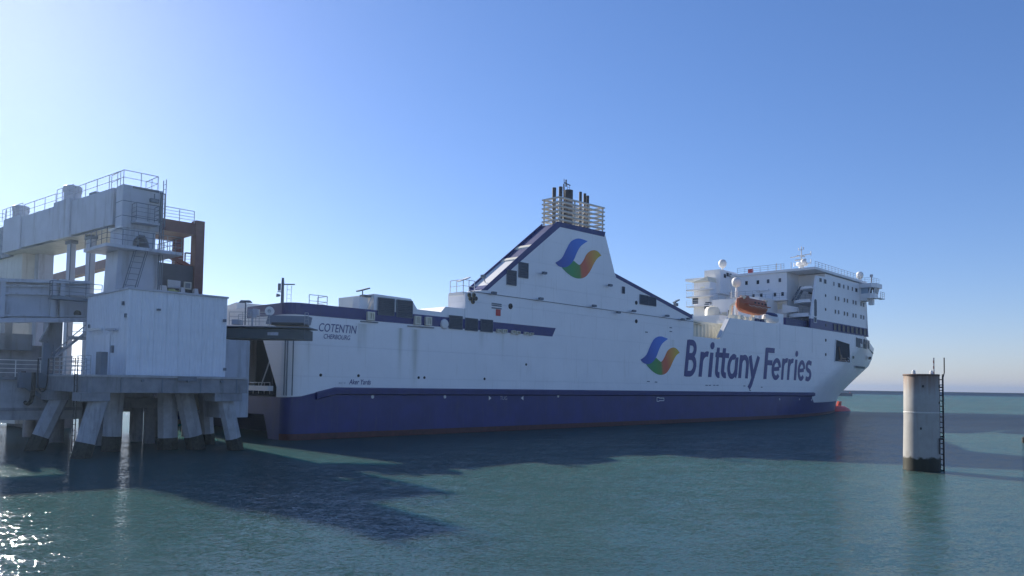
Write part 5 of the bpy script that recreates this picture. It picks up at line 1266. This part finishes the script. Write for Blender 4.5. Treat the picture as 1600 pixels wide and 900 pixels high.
# gantry foundation in the water
gf = thing('gantry_foundation', 'dark concrete pile cap below the gantry tower', 'foundation', (SG, TG, 0))
MB().box(SG-1.5, SGE+.3, TG-.3, TG+3.2, 2.6, 3.3).build('cap', CONCD, gf)
for s_ in (SG-.9, SGE-.3):
    for t in (TG+.3, TG+2.6): MB().tube((s_, t, -1), (s_, t, 2.59), .4, n=12).build('leg', CONCD, gf, smooth=40)
solo(MB().box(sg+.2, sg+3.6, px(45, 420, s=sg)[1]-2, tB+6, -1, 3.9), 'far_pier', CONCD, 'dark concrete pier below the far end of the gantry', 'pier', (sg, tB-2, -1))
ff = thing('frame_foundation', 'low dark concrete base of the brown steel frame', 'foundation', (post0, TBn, 0))
MB().box(b_pt(240, 430)[0]-.5, post1+.5, TBn-.3, TBn+4.8, 2.4, 3.0).build('cap', CONCD, ff)
for s_ in (b_pt(262, 430)[0], post1): MB().tube((s_, TBn+2, -1), (s_, TBn+2, 2.39), .45, n=12).build('leg', CONCD, ff, smooth=40)

# ------------------------------------------------------------------ mooring pile in the foreground
pw = to_world(px(1440.5, 737, z=0)); Dp = pw.y; sc_ = Dp/1200
pf = to_frame((pw.x*(1+1.05/pw.y), pw.y+1.05, 0)); rad_b, rad_t = 27*sc_, 25.3*sc_
zpt = to_world(px(1438, 584, d=Dp)).z
def pile_mat():
    M = bpy.data.materials.new('pile_paint'); M.use_nodes = True; nt = M.node_tree; b_ = nt.nodes['Principled BSDF']; L = nt.links.new
    b_.inputs['Roughness'].default_value = .6
    tc = node(nt, 'ShaderNodeTexCoord'); sx = node(nt, 'ShaderNodeSeparateXYZ'); L(tc.outputs['Object'], sx.inputs[0])
    n1 = node(nt, 'ShaderNodeTexNoise'); n1.inputs['Scale'].default_value = 2.2; n1.inputs['Detail'].default_value = 7; L(tc.outputs['Object'], n1.inputs['Vector'])
    mp = node(nt, 'ShaderNodeMapping'); mp.inputs['Scale'].default_value = (6, 6, .5); L(tc.outputs['Object'], mp.inputs[0])
    n2 = node(nt, 'ShaderNodeTexNoise'); n2.inputs['Scale'].default_value = 1.0; n2.inputs['Detail'].default_value = 6; L(mp.outputs[0], n2.inputs['Vector'])
    cr = node(nt, 'ShaderNodeValToRGB'); cr.color_ramp.elements[0].color = (.26, .255, .24, 1); cr.color_ramp.elements[1].color = (.39, .385, .365, 1); L(n1.outputs[0], cr.inputs[0])
    # rust at the top lip, running down
    m1 = node(nt, 'ShaderNodeMapRange'); m1.inputs['From Min'].default_value = zpt-1.3; m1.inputs['From Max'].default_value = zpt; L(sx.outputs['Z'], m1.inputs[0])
    m2 = node(nt, 'ShaderNodeMath', operation='ADD'); L(m1.outputs[0], m2.inputs[0]); L(n2.outputs[0], m2.inputs[1])
    m3 = node(nt, 'ShaderNodeMapRange'); m3.inputs['From Min'].default_value = 0.55; m3.inputs['From Max'].default_value = 1.45; m3.inputs['To Max'].default_value = .85; L(m2.outputs[0], m3.inputs[0])
    x1 = node(nt, 'ShaderNodeMix', data_type='RGBA'); x1.inputs['B'].default_value = (.17, .08, .035, 1); L(m3.outputs[0], x1.inputs['Factor']); L(cr.outputs[0], x1.inputs['A'])
    # weed in the tidal zone
    w1 = node(nt, 'ShaderNodeMath', operation='MULTIPLY_ADD'); L(n1.outputs[0], w1.inputs[0]); w1.inputs[1].default_value = -.6; L(sx.outputs['Z'], w1.inputs[2])
    w2 = node(nt, 'ShaderNodeMapRange'); w2.inputs['From Min'].default_value = .40; w2.inputs['From Max'].default_value = .52; L(w1.outputs[0], w2.inputs[0])
    wc_r = node(nt, 'ShaderNodeValToRGB'); wc_r.color_ramp.elements[0].color = (.006, .006, .004, 1); wc_r.color_ramp.elements[1].color = (.026, .028, .011, 1); L(n2.outputs[0], wc_r.inputs[0])
    x2 = node(nt, 'ShaderNodeMix', data_type='RGBA'); L(w2.outputs[0], x2.inputs['Factor']); L(wc_r.outputs[0], x2.inputs['A']); L(x1.outputs['Result'], x2.inputs['B'])
    L(x2.outputs['Result'], b_.inputs['Base Color'])
    bp = node(nt, 'ShaderNodeBump'); bp.inputs['Strength'].default_value = .25; bp.inputs['Distance'].default_value = .03; L(n1.outputs[0], bp.inputs['Height']); L(bp.outputs[0], b_.inputs['Normal'])
    return M
mp_ = thing('mooring_pile', 'stout pale steel mooring pile with rust top standing alone in water', 'pile', (pf[0], pf[1], 0))
mb = MB(); mb.lathe((pf[0], pf[1], 0), [(rad_b, -1.2), (rad_b, 0), (rad_b*.985, 1.0), (rad_t*1.01, 3.0), (rad_t, zpt-.06), (rad_t*.98, zpt), (.05, zpt+.01)], 48)
mb.build('shaft', pile_mat(), mp_, smooth=40)
mb = MB(); mb.lathe((pf[0], pf[1], 0), [(rad_t*1.03, zpt-.1), (rad_t*1.045, zpt-.09), (rad_t*1.045, zpt-.02), (rad_t*1.02, zpt-.005)], 48); mb.build('rim', mat('rust_rim', (.13, .08, .06), .7, var=.4, scale=5), mp_)
mb = MB(); mb.lathe((pf[0], pf[1], 0), [(rad_t*1.015, 3.36), (rad_t*1.022, 3.38), (rad_t*1.022, 3.42), (rad_t*1.015, 3.44)], 48); mb.build('weld_ring', mat('pile_ring', (.5, .49, .46), .6), mp_)
pc = to_world((pf[0], pf[1], 0))
def wf(dx, dy, z): return to_frame((pc.x+dx, pc.y+dy, z))
# ladder on the right side, posts, lamps
lx, ly = rad_b+.02, -.5
mb = MB()
d2 = Vector(wf(lx, ly+.42, 0))-Vector(wf(lx, ly, 0))
mb.ladder(wf(lx-.0, ly+.2, -.6), wf(lx-.02, ly+.2, zpt+.0), .42, d2, .30, .05)
for z in (1.85, 2.0, 4.9): mb.bar(wf(lx-.25, ly+.1, z), wf(lx+.03, ly+.1, z), .12, .08)
mb.path([wf(lx+.0, ly, zpt-.2), wf(lx+.08, ly, zpt+.1), wf(lx+.08, ly, to_world(px(1469, 558, d=Dp)).z)], .035)
mb.build('ladder', LADDER, mp_)
mb = MB(); zz = to_world(px(1456, 558, d=Dp)).z; x_ = (1456-1438.5)*sc_
for i in range(6): mb.cur = i % 2; mb.tube(wf(x_, -.2, zpt+(zz-zpt)*i/6), wf(x_, -.2, zpt+(zz-zpt)*(i+1)/6), .04, n=8)
mb.build('marker_pole', [BROWN, STEELGREY], mp_)
mb = MB(); 
for x, r in ((1421, .1), (1449, .09)): x_ = (x-1438.5)*sc_; mb.tube(wf(x_, -.4, zpt), wf(x_, -.4, zpt+.1), .12, .12, 8); mb.ball(wf(x_, -.4, zpt+.14), r, 10, 6)
mb.build('lamp', SIGNW, mp_)
mb = MB(); mb.bar(wf((1456-1440)*sc_, -rad_b*.85, 1.9), wf((1456-1440)*sc_, -rad_b*.85, 1.0), .06, .06); mb.bar(wf((1456-1440)*sc_, -rad_b*.85, 1.9), wf((1468-1440)*sc_, -.5, 1.9), .06, .06)
mb.build('fender_bracket', LADDER, mp_)
for x, y in ((1430, 603), (1459, 603), (1458, 630), (1427, 671)):
    a_ = math.asin(max(-.95, min(.95, (x-1439.5)*sc_/rad_t))); z = to_world(px(x, y, d=Dp-1)).z
    p = wf(rad_t*math.sin(a_), -rad_t*math.cos(a_), z); mb = MB(); mb.cbox(p, (.09, .09, .13)); mb.build('anode', LADDER, mp_)

# ------------------------------------------------------------------ breakwater, pier head, small buoy
def wthing(mb, name, m, lab, cat, wbase): return solo(mb, name, m, lab, cat, to_frame(wbase))
ROCK = mat('breakwater_stone', (.11, .11, .11), .9, var=.25, scale=.06, bump=.4, bscale=.5)
a_w, b_w = Vector((-500, 1240, 0)), Vector((2200, 1050, 0)); mb = MB(); n = 60
prof = [(-9, -1), (-4, 2.2), (-2.2, 3.2), (-2.0, 5.4), (2.2, 5.45), (2.4, 3.2), (9, -1)]
rings = []
d_ = (b_w-a_w).normalized(); nn_ = Vector((-d_.y, d_.x, 0))
for i in range(n+1):
    p = a_w.lerp(b_w, i/n); rings.append([to_frame(p-nn_*(-o)+Vector((0, 0, z+random.uniform(-.12, .12)*(1 if abs(o) > 3 else .3)))) for o, z in prof])
k = len(prof)
for r_ in rings: mb.v += r_
for i in range(n):
    for j in range(k-1): mb.f.append((i*k+j, (i+1)*k+j, (i+1)*k+j+1, i*k+j+1)); mb.mi.append(0)
wthing(mb, 'breakwater', ROCK, 'long low grey breakwater wall on the horizon', 'breakwater', (800, 1150, 0))
pr = thing('pier_head', 'short dark pier end showing just beyond the ferry bow', 'pier', to_frame((300, 690, 0)))
mb = MB(); wbox(mb, 1270, 1332, 613.2, 619, 690, 720); mb.build('wall', ROCK, pr)
mb = MB(); c = to_world(px(1332.5, 615, d=690)); mb.tube(to_frame((c.x-.8, 694, 1)), to_frame((c.x-.8, 694, c.z+1)), .8, .6, 8); mb.build('beacon', REDP, pr)
bw = to_world(px(1600.5, 691.5, z=0)); mb = MB(); bf = to_frame(bw); bs = bw.y/1200
mb.tube((bf[0], bf[1], -.3), (bf[0], bf[1], 8*bs), 3.6*bs, 3.2*bs, 12); mb.tube((bf[0], bf[1], 8*bs), (bf[0], bf[1], 9.5*bs), 1.2*bs, .8*bs, 8)
solo(mb, 'dark_buoy', BLACK, 'small dark buoy cut off by the right edge of the picture', 'buoy', (bf[0], bf[1], -.3))
# ------------------------------------------------------------------ haze: thin volume added to imitate lens glare, lifting darks towards the sun
hm = bpy.data.materials.new('glare_haze'); hm.use_nodes = True; hn = hm.node_tree; hn.nodes.remove(hn.nodes['Principled BSDF'])
pv = hn.nodes.new('ShaderNodeVolumePrincipled'); pv.inputs['Color'].default_value = (0.52, 0.72, 1.0, 1); pv.inputs['Density'].default_value = 0.00022; pv.inputs['Anisotropy'].default_value = 0.7
hn.links.new(pv.outputs[0], hn.nodes['Material Output'].inputs['Volume'])
hz = MB().box(-R-50, R+50, -350, R+50, -2, 42).build('haze', hm, None, origin=(0, 0, 0)); hz['kind'] = 'stuff'
for o in bpy.data.objects:
    if '_o' in o: del o['_o']
